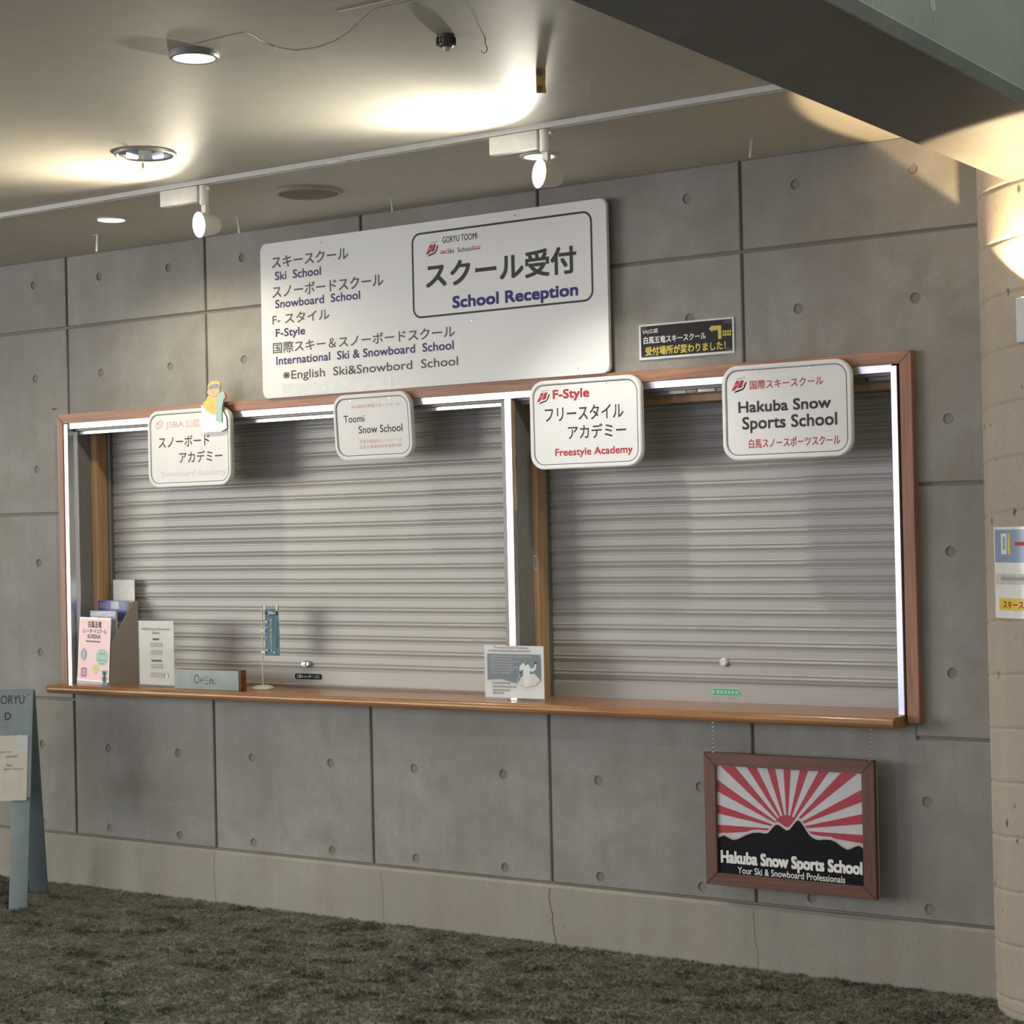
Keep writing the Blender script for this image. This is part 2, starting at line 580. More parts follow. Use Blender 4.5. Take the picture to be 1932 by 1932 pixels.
def panel(pts, holes, m='concrete'):
    """a cast concrete panel with chamfered edges and recessed tie holes; pts counter-clockwise in x-z"""
    J, Cc = 0.0055, 0.004
    rim = inset_poly(pts, J)
    face = inset_poly(pts, J + Cc)
    bm = bmesh.new()
    A = [bm.verts.new((x, 0.0, z)) for x, z in face]
    B = [bm.verts.new((x, Cc, z)) for x, z in rim]
    D = [bm.verts.new((x, YB + 0.002, z)) for x, z in rim]
    n = len(A)
    edges = [bm.edges.new((A[i], A[(i + 1) % n])) for i in range(n)]
    for i in range(n):
        j = (i + 1) % n
        bm.faces.new((A[i], B[i], B[j], A[j]))
        bm.faces.new((B[i], D[i], D[j], B[j]))
    for hx, hz in holes:
        r = 0.0195
        R0 = [bm.verts.new((hx + r * math.cos(2 * PI * i / 20), 0.0, hz + r * math.sin(2 * PI * i / 20))) for i in range(20)]
        R1 = [bm.verts.new((hx + 0.93 * r * math.cos(2 * PI * i / 20), 0.005, hz + 0.93 * r * math.sin(2 * PI * i / 20))) for i in range(20)]
        edges += [bm.edges.new((R0[i], R0[(i + 1) % 20])) for i in range(20)]
        for i in range(20):
            j = (i + 1) % 20
            bm.faces.new((R0[i], R1[i], R1[j], R0[j]))
    bmesh.ops.triangle_fill(bm, use_beauty=True, use_dissolve=False, edges=edges, normal=(0, -1, 0))
    o = obj('concrete_panel', bm, m, wall)
    for hx, hz in holes:
        mobj('tie_hole', plug_me, None, o, (hx, 0.0045, hz))
    return o


XS = [-3.6, -2.7, -1.8, -0.9, 0.0, 0.9, 1.8, 2.7, 3.6]
A_, B_, D_, E_, G_, L1_, L2_ = 2.885, 2.430, 1.990, 1.538, 1.105, 0.661, 0.285
for x in XS + [4.62, 5.52]:
    hx = (x + 0.225, x + 0.675)
    panel(rect(x, 4.62 if x == 3.6 else x + 0.9, H1, CEIL + 0.006), [(h, A_) for h in hx])
    if x < 0 or x > 4:
        panel(rect(x, x + 0.9, H2, H1), [(h, z) for h in hx for z in (B_, D_)])
        panel(rect(x, x + 0.9, H3, H2), [(h, z) for h in hx for z in (E_, G_)])
        panel(rect(x, x + 0.9, LE, H3), [(h, z) for h in hx for z in (L1_, L2_)])
    elif x < 3.5:
        panel(rect(x, x + 0.9, 2.215, H1), [(h, B_) for h in hx])
        panel(rect(x, x + 0.9, LE, 0.945), [(h, z) for h in hx for z in (L1_, L2_)])
    else:
        panel([(3.6, 2.215), (4.235, 2.215), (4.235, H2), (4.62, H2), (4.62, H1), (3.6, H1)], [(3.825, B_), (4.275, B_), (4.385, 1.999)])
        panel(rect(4.235, 4.62, H3, H2), [(4.382, 1.537), (4.378, 1.114)])
        panel([(3.6, LE), (4.62, LE), (4.62, H3), (4.246, H3), (4.246, 0.945), (3.6, 0.945)], [(3.825, L2_), (4.275, L2_), (3.825, L1_), (4.275, L1_)])
# base course below the panels, slightly proud with a sloped top
bm = bmesh.new()
prof = [(-0.016, 0.0), (-0.016, LE - 0.014), (-0.004, LE - 0.003), (0.03, LE - 0.002), (0.03, 0.0)]
ra = [bm.verts.new((-6, y, z)) for y, z in prof]
rb = [bm.verts.new((7.5, y, z)) for y, z in prof]
for i in range(5):
    bm.faces.new((ra[i], ra[(i + 1) % 5], rb[(i + 1) % 5], rb[i]))
bm.faces.new(ra)
bm.faces.new(rb[::-1])
obj('base_course', bm, 'concrete_ledge', wall)
for cx, w in ((0.905, 0.0016), (1.845, 0.0011), (2.70, 0.0034), (3.595, 0.0014)):
    z = LE - 0.013
    x = cx
    L, R = [], []
    while z > 0:
        L.append((x - w * random.uniform(0.4, 0.6), z))
        R.append((x + w * random.uniform(0.4, 0.6), z))
        z -= random.uniform(0.008, 0.02)
        x += random.uniform(-0.004, 0.0055)
    flat('crack', L + R[::-1], -0.0164, 'crack', wall)

# ceiling slab with a round opening for the recessed reflector lamp
RL = (2.034, -1.503)
bm = bmesh.new()
outer = [bm.verts.new((x, y, CEIL)) for x, y in ((-9, -5), (4.76, -5), (4.76, 0.1), (-9, 0.1))]
ed = [bm.edges.new((outer[i], outer[(i + 1) % 4])) for i in range(4)]
rg = [bm.verts.new((RL[0] + 0.096 * math.cos(2 * PI * i / 36), RL[1] + 0.096 * math.sin(2 * PI * i / 36), CEIL)) for i in range(36)]
ed += [bm.edges.new((rg[i], rg[(i + 1) % 36])) for i in range(36)]
bmesh.ops.triangle_fill(bm, use_beauty=True, edges=ed, normal=(0, 0, -1))
up = [bm.verts.new((v.co.x, v.co.y, CEIL + 0.2)) for v in outer]
for i in range(4):
    bm.faces.new((outer[i], outer[(i + 1) % 4], up[(i + 1) % 4], up[i]))
bm.faces.new(up)
setp(obj('ceiling', bm, 'ceiling_paint'), kind='structure')
# ceiling of the tall hall to the right of the beam
bm = bmesh.new()
bbox(bm, 5.0, 14, -14, 0.4, 6.5, 6.7)
setp(obj('ceiling_hall', bm, 'ceiling_paint'), kind='structure')
bm = bmesh.new()
bbox(bm, 4.72, 7.5, 0.1, 0.4, 3.0, 6.5)
setp(obj('wall_upper', bm, 'joint_mortar'), kind='structure')

# the beam, running from the pillar out over the hall
BX0, BX1, BZ = 4.70, 5.155, 2.75
bm = bmesh.new()
ch = 0.022
prof = [(BX0 + 0.008, BZ), (BX1 - ch, BZ), (BX1, BZ + ch), (BX1, 4.6), (BX0, 4.6), (BX0, BZ + 0.008)]
ra = [bm.verts.new((x, -9, z)) for x, z in prof]
rb = [bm.verts.new((x, 0.1, z)) for x, z in prof]
for i in range(6):
    bm.faces.new((ra[i], ra[(i + 1) % 6], rb[(i + 1) % 6], rb[i]))
bm.faces.new(ra)
bm.faces.new(rb[::-1])
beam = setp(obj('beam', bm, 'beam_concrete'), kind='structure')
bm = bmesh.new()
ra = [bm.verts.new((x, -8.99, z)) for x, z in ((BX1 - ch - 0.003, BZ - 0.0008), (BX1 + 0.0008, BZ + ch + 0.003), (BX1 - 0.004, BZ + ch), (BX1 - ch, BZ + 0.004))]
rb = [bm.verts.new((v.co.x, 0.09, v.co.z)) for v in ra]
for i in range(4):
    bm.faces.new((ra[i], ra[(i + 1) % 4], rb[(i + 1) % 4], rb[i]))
obj('chamfer', bm, 'chamfer_lit_concrete', beam)  # thin pale strip over the beam edge, its brightness painted in
for yy in (-2.05, -2.95, -3.85):
    mobj('tie_hole', plug_me, None, beam, (BX1 + 0.0006, yy, 2.86)).rotation_euler = (0, 0, PI / 2)

# round pillar cast in a spiral tube: a helical seam runs round it
PC, PR = (4.87, 0.04), 0.355
bm = bmesh.new()
seg, pitch = 72, 0.178
zs = []
z = 0.0
rows = []
nz = 640
for k in range(nz + 1):
    z = 2.84 * k / nz
    row = []
    for i in range(seg):
        a = 2 * PI * i / seg
        ph = ((z - pitch * (a / (2 * PI)) - 0.128) / pitch) % 1.0
        d = min(ph, 1 - ph) * pitch
        r = PR - 0.0045 * max(0.0, 1 - d / 0.008)
        if z < 0.03: r -= 0.004
        row.append(bm.verts.new((PC[0] + r * math.cos(a), PC[1] + r * math.sin(a), z)))
    rows.append(row)
for a, b in zip(rows, rows[1:]):
    for i in range(seg):
        j = (i + 1) % seg
        bm.faces.new((a[i], a[j], b[j], b[i]))
bm.faces.new(rows[-1])
pil = setp(obj('pillar', bm, 'pillar_concrete', smooth=True), kind='structure')

# carpet pile: tufts of yarn standing on the visible part of the floor
bm = bmesh.new()
for i in range(5):
    a = 2 * PI * i / 5 + random.uniform(-0.4, 0.4)
    r0, h = random.uniform(0.001, 0.0035), random.uniform(0.006, 0.011)
    bx, by = r0 * math.cos(a), r0 * math.sin(a)
    tx, ty = bx + random.uniform(-0.004, 0.004), by + random.uniform(-0.004, 0.004)
    vs = [bm.verts.new((bx + 0.0016 * math.cos(q), by + 0.0016 * math.sin(q), 0)) for q in (0, 2.1, 4.2)] + [bm.verts.new((tx, ty, h))]
    for f in ((0, 1, 3), (1, 2, 3), (2, 0, 3)):
        bm.faces.new([vs[q] for q in f])
tuft_me = bpy.data.meshes.new('carpet_tuft')
bm.to_mesh(tuft_me)
bm.free()
tuft_me.materials.append(MATS['carpet'])
pile_me = bpy.data.meshes.new('carpet_pile')
pv, pf = [], []
rr_ = random.Random(3)
base = [tuple(v.co) for v in tuft_me.vertices]
bf = [tuple(p.vertices) for p in tuft_me.polygons]
for q in range(62000):
    x, y = rr_.uniform(-0.8, 4.75), rr_.uniform(-2.6, -0.018)
    if y < -0.25 - 0.56 * (4.75 - x): continue
    if (x - PC[0]) ** 2 + (y - PC[1]) ** 2 < (PR + 0.002) ** 2: continue
    a, sc = rr_.uniform(0, 6.28), rr_.uniform(0.8, 1.5)
    ca, sa = math.cos(a) * sc, math.sin(a) * sc
    n0 = len(pv)
    pv += [(x + vx * ca - vy * sa, y + vx * sa + vy * ca, vz * sc) for vx, vy, vz in base]
    pf += [tuple(n0 + w for w in f) for f in bf]
pile_me.from_pydata(pv, [], pf)
setp(mobj('carpet_pile', pile_me, 'carpet', bpy.data.objects['floor']), kind='stuff')

# ------------------------------------------------------------------ the hatch: timber surround, aluminium frame, jambs
trim = root('trim_1', (0, 0, 0), kind='structure')
TF = -0.035
TX0, TX1, TZ1 = -0.045, 4.268, 2.245


def board(name, pts, m):
    bm = prism_xz(bmesh.new(), pts, TF, 0.02)
    bmesh.ops.bevel(bm, geom=bm.edges[:], offset=0.0022, segments=2, affect='EDGES')
    return obj(name, bm, m, trim, smooth=True)


board('top_board', [(TX0, TZ1), (-0.004, 2.2005), (4.222, 2.2005), (TX1, TZ1)], 'frame_wood')
board('side_board', [(TX0, CT - 0.012), (-0.004, CT - 0.012), (-0.004, 2.2), (TX0, TZ1 - 0.0005)], 'frame_wood_upright')
board('side_board', [(4.222, 0.938), (TX1, 0.938), (TX1, TZ1 - 0.0005), (4.222, 2.2)], 'frame_wood_upright')

win = root('window_1', (0, 0, 0), kind='structure')
ZB = CT


def alu(name, x0, x1, y0, y1, z0, z1, m='aluminium', bev=0.0015, parent=win):
    return box(name, x0, x1, y0, y1, z0, z1, m, parent, bev, 1)


alu('top_rail', 0.022, 4.19, -0.02, 0.03, 2.173, 2.202)
alu('inner_rail', 0.034, 2.545, 0.03, 0.06, 2.148, 2.164)
alu('rail_web', 0.03, 4.19, 0.008, 0.07, 2.164, 2.174, 'jamb_grey')
alu('inner_rail', 2.571, 4.19, 0.03, 0.06, 2.150, 2.166, 'jamb_grey')
box('head_board', 2.59, 4.21, 0.085, 0.11, 2.122, 2.172, 'pine', win, 0.001)
box('head_panel', 0.0, 4.215, 0.10, 0.29, 2.165, 2.20, 'dark_recess', win)
alu('left_stile', -0.004, 0.022, -0.03, 0.02, ZB, 2.198)
alu('left_lip', 0.020, 0.034, 0.018, 0.026, ZB, 2.164)
alu('right_stile', 4.187, 4.211, -0.03, 0.02, ZB, 2.196)
alu('centre_stile', 2.539, 2.571, -0.03, 0.002, ZB, 2.172)


def slab(name, plan, z0, z1, m, parent=win):
    bm = bmesh.new()
    a = [bm.verts.new((x, y, z0)) for x, y in plan]
    b = [bm.verts.new((x, y, z1)) for x, y in plan]
    n = len(plan)
    bm.faces.new(a)
    bm.faces.new(b[::-1])
    for i in range(n):
        j = (i + 1) % n
        bm.faces.new((a[i], b[i], b[j], a[j]))
    return obj(name, bm, m, parent)


slab('jamb_panel', [(0.0, 0.024), (0.034, 0.024), (0.045, 0.095), (0.0, 0.095)], ZB, 2.166, 'jamb_grey')
slab('jamb_post', [(0.0, 0.0955), (0.072, 0.0955), (0.078, 0.101), (0.078, 0.166), (0.0, 0.166)], ZB, 2.166, 'pine')
slab('jamb_panel', [(2.50, 0.004), (2.571, 0.004), (2.585, 0.09), (2.50, 0.09)], ZB, 2.166, 'jamb_grey')
jp = slab('jamb_post', [(2.50, 0.0905), (2.598, 0.0905), (2.605, 0.097), (2.605, 0.162), (2.50, 0.162)], ZB, 2.166, 'pine')
st = flat('barcode_sticker', rect(2.586, 2.601, 1.485, 1.542), 0.0898, 'paper_cream', jp)
bars = []
zz = 1.492
while zz < 1.535:
    h = random.uniform(0.0008, 0.002)
    bars.append(rect(2.589, 2.598, zz, zz + h))
    zz += h + random.uniform(0.001, 0.002)
flats('barcode_bars', bars, 0.0894, 'dark', jp)
# peeling protective film on the side of the centre stile
me = bpy.data.meshes.new('peeling_film')
fz = [2.165 - 0.02 * i for i in range(23)]
pts = [(2.5716, -0.028, z) for z in fz] + [(2.5716, 0.001 - abs(random.gauss(0, 0.006)), z) for z in fz[::-1]]
me.from_pydata(pts, [], [tuple(range(len(pts)))])
mobj('peeling_film', me, 'peeled_film', win)
# catch on the inner rail of the right-hand pane
for x0, x1 in ((3.262, 3.337), (3.388, 3.462)):
    box('white_cap', x0, x1, 0.025, 0.035, 2.152, 2.170, 'fixing_white', win, 0.001)
box('brass_catch', 3.340, 3.385, 0.024, 0.036, 2.154, 2.167, 'kraft_tape', win, 0.002)
box('rail_joint', 4.065, 4.078, 0.026, 0.036, 2.150, 2.168, 'dark_recess', win, 0.001)

# ------------------------------------------------------------------ counter
bm = bmesh.new()
prof = []
PF, TH = -0.14, 0.040
for i in range(13):
    a = PI / 2 + PI * i / 12
    prof.append((PF + TH / 2 + TH / 2 * math.cos(a), CT - TH / 2 + TH / 2 * math.sin(a)))
prof += [(PF + TH / 2 + 0.004, CT - TH), (SH + 0.03, CT - TH), (SH + 0.03, CT), (PF + TH / 2 + 0.004, CT)]
rows = []
# left end rounded in plan, right end cut square against the upright board
xs = [(-0.052, 0.55), (-0.050, 0.35), (-0.044, 0.14), (-0.034, 0.03), (-0.02, 0.0), (4.206, 0.0), (4.2115, 0.0)]
for x, sq in xs:
    rows.append([bm.verts.new((x, y + sq * 0.02 * (1 if y < 0 else 0), CT - TH / 2 + (z - CT + TH / 2) * (1 - sq * 0.7))) for y, z in prof])
for a, b in zip(rows, rows[1:]):
    for i in range(len(prof)):
        j = (i + 1) % len(prof)
        bm.faces.new((a[i], a[j], b[j], b[i]))
bm.faces.new(rows[0][::-1])
bm.faces.new(rows[-1])
setp(obj('counter', bm, 'counter_wood', smooth=True), 'long varnished wooden counter with a rounded front edge below the shutters', 'counter')

# ------------------------------------------------------------------ roller shutters
PITCH = 0.0624
Z0S = CT + 0.080


def slat_mesh(w):
    # profile over one slat, bottom to top: hook seam, two soft ribs, plain band
    pr = [(0.000, 0.0085), (0.004, 0.0085), (0.0055, 0.0034), (0.0095, 0.0028), (0.0120, 0.0006), (0.0140, 0.0), (0.0160, 0.0006), (0.0185, 0.0026), (0.0235, 0.0026), (0.0260, 0.0006), (0.0280, 0.0), (0.0300, 0.0006), (0.0325, 0.0026), (0.0580, 0.0028), (0.0595, 0.0085), (0.0624, 0.0085)]
    bm = bmesh.new()
    L = [bm.verts.new((0, d, z)) for z, d in pr]
    R = [bm.verts.new((w, d, z)) for z, d in pr]
    for i in range(len(pr) - 1):
        bm.faces.new((L[i], R[i], R[i + 1], L[i + 1]))
    bk = [bm.verts.new((0, 0.013, 0)), bm.verts.new((w, 0.013, 0)), bm.verts.new((w, 0.013, 0.0624)), bm.verts.new((0, 0.013, 0.0624))]
    bm.faces.new(bk[::-1])
    bm.faces.new((L[0], bk[0], bk[1], R[0]))
    bm.faces.new((L[-1], R[-1], bk[2], bk[3]))
    me = bpy.data.meshes.new('slat')
    bmesh.ops.recalc_face_normals(bm, faces=bm.faces)
    bm.to_mesh(me)
    bm.free()
    for p in me.polygons: p.use_smooth = True
    me.set_sharp_from_angle(angle=math.radians(16))
    me.materials.append(MATS['shutter_metal'])
    return me


def shutter(x0, x1, label):
    t = root('roller_shutter', (x0, SH, CT), label, 'shutter')
    me = slat_mesh(x1 - x0)
    n = int((2.175 - Z0S) / PITCH) + 1
    for i in range(n):
        mobj('slat', me, None, t, (0, 0, Z0S - CT + i * PITCH))
    return t


shL = shutter(0.092, 2.535, 'closed roller shutter of beige metal slats behind the left side of the counter')
shR = shutter(2.606, 4.21, 'closed roller shutter of grey-green metal slats behind the right side of the counter')
for t, w in ((shL, 2.443), (shR, 1.604)):
    bm = bmesh.new()
    if t is shL:
        pr = [(0, 0.000), (0.010, -0.004), (0.016, 0.0), (0.074, 0.0), (0.080, 0.004)]
    else:
        pr = [(0, 0.0), (0.012, 0.0), (0.062, -0.001), (0.066, 0.004), (0.072, 0.004), (0.080, -0.003)]
    a = [bm.verts.new((0, d, z)) for z, d in pr] + [bm.verts.new((0, 0.016, 0.08)), bm.verts.new((0, 0.016, 0))]
    b = [bm.verts.new((w, v.co.y, v.co.z)) for v in a]
    n = len(a)
    for i in range(n):
        bm.faces.new((a[i], a[(i + 1) % n], b[(i + 1) % n], b[i]))
    bm.faces.new(a)
    bm.faces.new(b[::-1])
    obj('bottom_bar', bm, 'shutter_metal', t)
slab('guide_channel', [(0.0, 0.167), (0.084, 0.167), (0.092, 0.175), (0.092, 0.215), (0.0, 0.215)], CT, 2.166, 'guide_grey')
slab('guide_channel', [(2.536, 0.164), (2.604, 0.164), (2.6058, 0.170), (2.6058, 0.215), (2.536, 0.215)], CT, 2.166, 'guide_grey')
# lock, name plate
lo = lathe(bmesh.new(), [(0.0, 0.016), (0.012, 0.016), (0.016, 0.012), (0.016, 0.0)], 24, axis=(0, -1, 0))
for v in lo.verts:
    v.co.x *= 1.9
    v.co.z *= 0.95
lk = obj('lock', lo, 'chrome', shL, (1.292 - 0.092, -0.001, 1.067 - CT), smooth=True)
obj('lock_slot', prism_xz(bmesh.new(), rect(0.004, 0.008, -0.014, 0.014), -0.0185, -0.010), 'steel_dark', lk)
npx = 1.300 - 0.092
pl = plate('name_plate', rrect(npx - 0.077, npx + 0.077, 0.036, 0.060, 0.009, 5), -0.003, 0.0, 'black', shL)
writing(pl, '三和シャッター', npx - 0.066, npx + 0.030, 0.040, 0.056, -0.0035, 'white', 0.01)
flats('small_print', [rect(npx + 0.036, npx + 0.066, z, z + 0.003) for z in (0.042, 0.050)], -0.0035, 'soft_grey', pl)
lo = lathe(bmesh.new(), [(0.0, 0.010), (0.006, 0.009), (0.010, 0.011), (0.0165, 0.006), (0.0165, 0.0)], 24, axis=(0, -1, 0))
lk = obj('lock', lo, 'fixing_white', shR, (3.388 - 2.606, 0.0, 1.119 - CT), smooth=True)
nx = 3.389 - 2.606
pl = plate('green_sticker', rrect(nx - 0.069, nx + 0.069, 0.024, 0.055, 0.0145, 6), -0.0022, 0.0, 'mint', shR)
flat('green_field', rrect(nx - 0.065, nx + 0.065, 0.027, 0.052, 0.012, 6), -0.0026, 'plate_green', pl)
flats('white_mark', [disc(nx - 0.053, 0.0395, 0.0085, 14)], -0.0029, 'mint', pl)
flats('small_print', [rect(nx - 0.035 + 0.016 * i, nx - 0.024 + 0.016 * i, 0.034, 0.046) for i in range(6)], -0.0029, 'mint', pl)

# ------------------------------------------------------------------ signs
def emblem(parent, x0, x1, z0, z1, y, faded=False):
    E = {'red1': [(2.741, 2.188), (2.754, 2.188), (2.75, 2.175), (2.746, 2.164), (2.735, 2.151), (2.72, 2.147)],
         'red2': [(2.758, 2.188), (2.772, 2.19), (2.768, 2.177), (2.763, 2.16), (2.746, 2.156), (2.752, 2.176)],
         'dark': [(2.776, 2.179), (2.783, 2.182), (2.774, 2.158), (2.765, 2.149), (2.737, 2.141), (2.730, 2.138), (2.737, 2.147), (2.763, 2.154), (2.769, 2.159)],
         'stripe': [(2.735, 2.174), (2.747, 2.176), (2.746, 2.17), (2.731, 2.166)]}
    def mp(p): return (x0 + (p[0] - 2.72) / 0.063 * (x1 - x0), z0 + (p[1] - 2.138) / 0.056 * (z1 - z0))
    if faded:
        flats('emblem', [[mp(p) for p in E['red1']], [mp(p) for p in E['red2']]], y, 'palepink', parent)
        flats('emblem_shade', [[mp(p) for p in E['stripe']], [mp(p) for p in E['dark']]], y - 0.0002, 'brochure_sky', parent)
        return
    flats('emblem', [[mp(p) for p in E['red1']], [mp(p) for p in E['red2']]], y, 'red', parent)
    flats('emblem_shade', [[mp(p) for p in E['dark']]], y - 0.0002, 'black', parent)
    flats('emblem_stripe', [[mp(p) for p in E['stripe']]], y - 0.0003, 'rose', parent)
    flats('emblem_marks', [[mp(p) for p in [(2.743 + i * 0.009, 2.192 + i * 0.0015), (2.749 + i * 0.009, 2.193 + i * 0.0015), (2.750 + i * 0.009, 2.197 + i * 0.0015), (2.744 + i * 0.009, 2.196 + i * 0.0015)]] for i in range(4)], y - 0.0002, 'soft_grey', parent)


def small_sign(name, x0, x1, z0, z1, texts, label, lean=0.0, bx=None):
    w, h = x1 - x0, z1 - z0
    t = root(name, ((x0 + x1) / 2, -0.072, z1), label, 'sign', rot=(lean, 0, 0))
    cx = (x0 + x1) / 2
    r = 0.062
    # moulded plate: proud rim, recessed face
    bm = bmesh.new()
    out = rrect(-w / 2, w / 2, -h, 0, r, 10)
    inn = rrect(-w / 2 + 0.016, w / 2 - 0.016, -h + 0.016, -0.016, r - 0.014, 10)
    ring_xz(bm, out, inn, 0.0, 0.022)
    bmesh.ops.bevel(bm, geom=[e for e in bm.edges if all(abs(v.co.y) < 1e-6 for v in e.verts)], offset=0.003, segments=2, affect='EDGES')
    obj('rim', bm, 'sign_white', t, smooth=True)
    plate('face_plate', rrect(-w / 2 + 0.014, w / 2 - 0.014, -h + 0.014, -0.014, r - 0.012, 10), 0.004, 0.02, 'sign_white', t)
    li = rrect(-w / 2 + 0.0165, w / 2 - 0.0165, -h + 0.0165, -0.0165, r - 0.0145, 10)
    lj = rrect(-w / 2 + 0.0195, w / 2 - 0.0195, -h + 0.0195, -0.0195, r - 0.0175, 10)
    obj('border_line', ring_xz(bmesh.new(), li, lj, 0.0033, 0.0041), 'grey', t)
    for s, (a, b, c, d), m, wt in texts:
        writing(t, s, a - cx, b - cx, c - z1, d - z1, 0.0035, m, wt)
    for sx in (-0.11, 0.10):
        obj('screw', lathe(bmesh.new(), [(0.0, 0.003), (0.003, 0.003), (0.004, 0.0)], 10, (sx, 0.004, -0.026), (0, -1, 0)), 'chrome', t, smooth=True)
    for sx in (-w * 0.3, w * 0.3):
        box('mounting_bracket', sx - 0.012, sx + 0.012, 0.021, 0.037, -0.05, -0.004, 'aluminium', t)
    return t, cx


BIG_TEXT = [
    ('スキースクール', (1.339, 1.766, 2.811, 2.862), 'grey', 0.012),
    ('Ski  School', (1.355, 1.615, 2.757, 2.795), 'navy', 0.02),
    ('スノーボードスクール', (1.339, 1.951, 2.681, 2.734), 'grey', 0.012),
    ('Snowboard  School', (1.354, 1.826, 2.635, 2.672), 'navy', 0.02),
    ('F- スタイル', (1.336, 1.657, 2.564, 2.61), 'grey', 0.012),
    ('F-Style', (1.353, 1.521, 2.499, 2.545), 'navy', 0.02),
    ('国際スキー＆スノーボードスクール', (1.335, 2.314, 2.438, 2.487), 'grey', 0.012),
    ('International  Ski & Snowboard  School', (1.353, 2.307, 2.388, 2.425), 'navy', 0.02),
    ('※English  Ski&Snowbord  School', (1.39, 2.327, 2.31, 2.359), 'grey', 0.01),
    ('スクール受付', (2.173, 2.904, 2.644, 2.754), 'dark', 0.022),
    ('School Reception', (2.305, 2.909, 2.54, 2.605), 'navy2', 0.03),
    ('GORYU TOOMI', (2.261, 2.435, 2.826, 2.852), 'black', 0.0),
    ('Ski  School', (2.285, 2.413, 2.781, 2.801), 'dark', 0.0)]
big = root('reception_sign', (2.158, -0.045, 2.581), 'large white school reception sign mounted high on the concrete wall', 'sign')
bx0, bx1, bz0, bz1 = 1.272 - 2.158, 3.044 - 2.158, 2.245 - 2.581, 2.922 - 2.581
bm = prism_xz(bmesh.new(), rrect(bx0, bx1, bz0, bz1, 0.028, 8), 0.0, 0.018)
bmesh.ops.bevel(bm, geom=[e for e in bm.edges if all(abs(v.co.y) < 1e-6 for v in e.verts)], offset=0.003, segments=2, affect='EDGES')
obj('panel', bm, 'panel_white', big, smooth=True)
for sx in (-0.8, 0.0, 0.8):
    box('mounting_bar', sx - 0.015, sx + 0.015, 0.018, 0.046, bz0 + 0.05, bz1 - 0.05, 'aluminium', big)
o_ = rrect(2.103 - 2.158, 2.979 - 2.158, 2.528 - 2.581, 2.881 - 2.581, 0.042, 8)
i_ = rrect(2.111 - 2.158, 2.971 - 2.158, 2.536 - 2.581, 2.873 - 2.581, 0.034, 8)
obj('border_line', ring_xz(bmesh.new(), o_, i_, -0.0008, 0.0), 'dark', big)
for s, (a, b, c, d), m, wt in BIG_TEXT:
    writing(big, s, a - 2.158, b - 2.158, c - 2.581, d - 2.581, -0.0008, m, wt)
emblem(big, 2.175 - 2.158, 2.240 - 2.158, 2.777 - 2.581, 2.832 - 2.581, -0.0008)
for i in range(2):
    z = 2.784 - 2.581 + 0.0075 * i
    flats('red_bars', [rect(x, x + 0.033, z, z + 0.005) for x in (2.249 - 2.158, 2.416 - 2.158)], -0.0008, 'rose' if i else 'red', big)
flat('tape_patch', [(1.387 - 2.158, 2.250 - 2.581), (1.984 - 2.158, 2.250 - 2.581), (1.985 - 2.158, 2.300 - 2.581), (1.387 - 2.158, 2.302 - 2.581)], -0.0008, 'tape_film', big)
for sx, sz in ((1.62, 2.895), (2.62, 2.9), (2.40, 2.50), (1.62, 2.27), (2.9, 2.27)):
    obj('screw', lathe(bmesh.new(), [(0.0, 0.002), (0.003, 0.0018), (0.004, 0.0)], 10, (sx - 2.158, 0.0, sz - 2.581), (0, -1, 0)), 'chrome', big, smooth=True)

t, cx = small_sign('snowboard_sign', 0.592, 1.100, 1.876, 2.223, [
    ('JSBA', (0.706, 0.816, 2.137, 2.17), 'pink', 0.0), ('公認', (0.826, 0.912, 2.14, 2.176), 'pink', 0.0),
    ('スノーボード', (0.658, 0.972, 2.054, 2.105), 'dark', 0.01), ('アカデミー', (0.784, 1.047, 1.981, 2.033), 'dark', 0.01),
    ('Snowboard Academy', (0.67, 1.068, 1.914, 1.948), 'palepink', 0.01)], 'white rounded snowboard academy sign under the cut-out snowboarder figure')
emblem(t, 0.634 - cx, 0.692 - cx, 2.138 - 2.223, 2.187 - 2.223, 0.0035, True)
t, cx = small_sign('toomi_sign', 1.682, 2.096, 1.956, 2.232, [
    ('SAJ 認定中華園スキースクール', (1.783, 2.037, 2.171, 2.187), 'rose', 0.0), ('Toomi', (1.736, 1.847, 2.114, 2.145), 'dark', 0.01),
    ('Snow School', (1.813, 2.045, 2.066, 2.098), 'dark', 0.01), ('白馬五竜遠見スノースクール', (1.817, 2.038, 2.024, 2.039), 'rose', 0.0),
    ('白馬五竜遠見中央滑雪学校', (1.814, 2.037, 2.002, 2.016), 'rose', 0.0)], 'smallest white rounded sign, reading Toomi Snow School, under the large reception sign', 0.07)
t, cx = small_sign('freestyle_sign', 2.688, 3.195, 1.881, 2.229, [
    ('F-Style', (2.796, 2.964, 2.144, 2.192), 'red', 0.03), ('フリースタイル', (2.757, 3.116, 2.067, 2.124), 'dark', 0.01),
    ('アカデミー', (2.863, 3.126, 1.994, 2.05), 'dark', 0.01), ('Freestyle Academy', (2.802, 3.153, 1.922, 1.96), 'red', 0.02)], 'white rounded freestyle academy sign with red F-Style heading beside the centre post')
emblem(t, 2.72 - cx, 2.783 - cx, 2.138 - 2.229, 2.188 - 2.229, 0.0035)
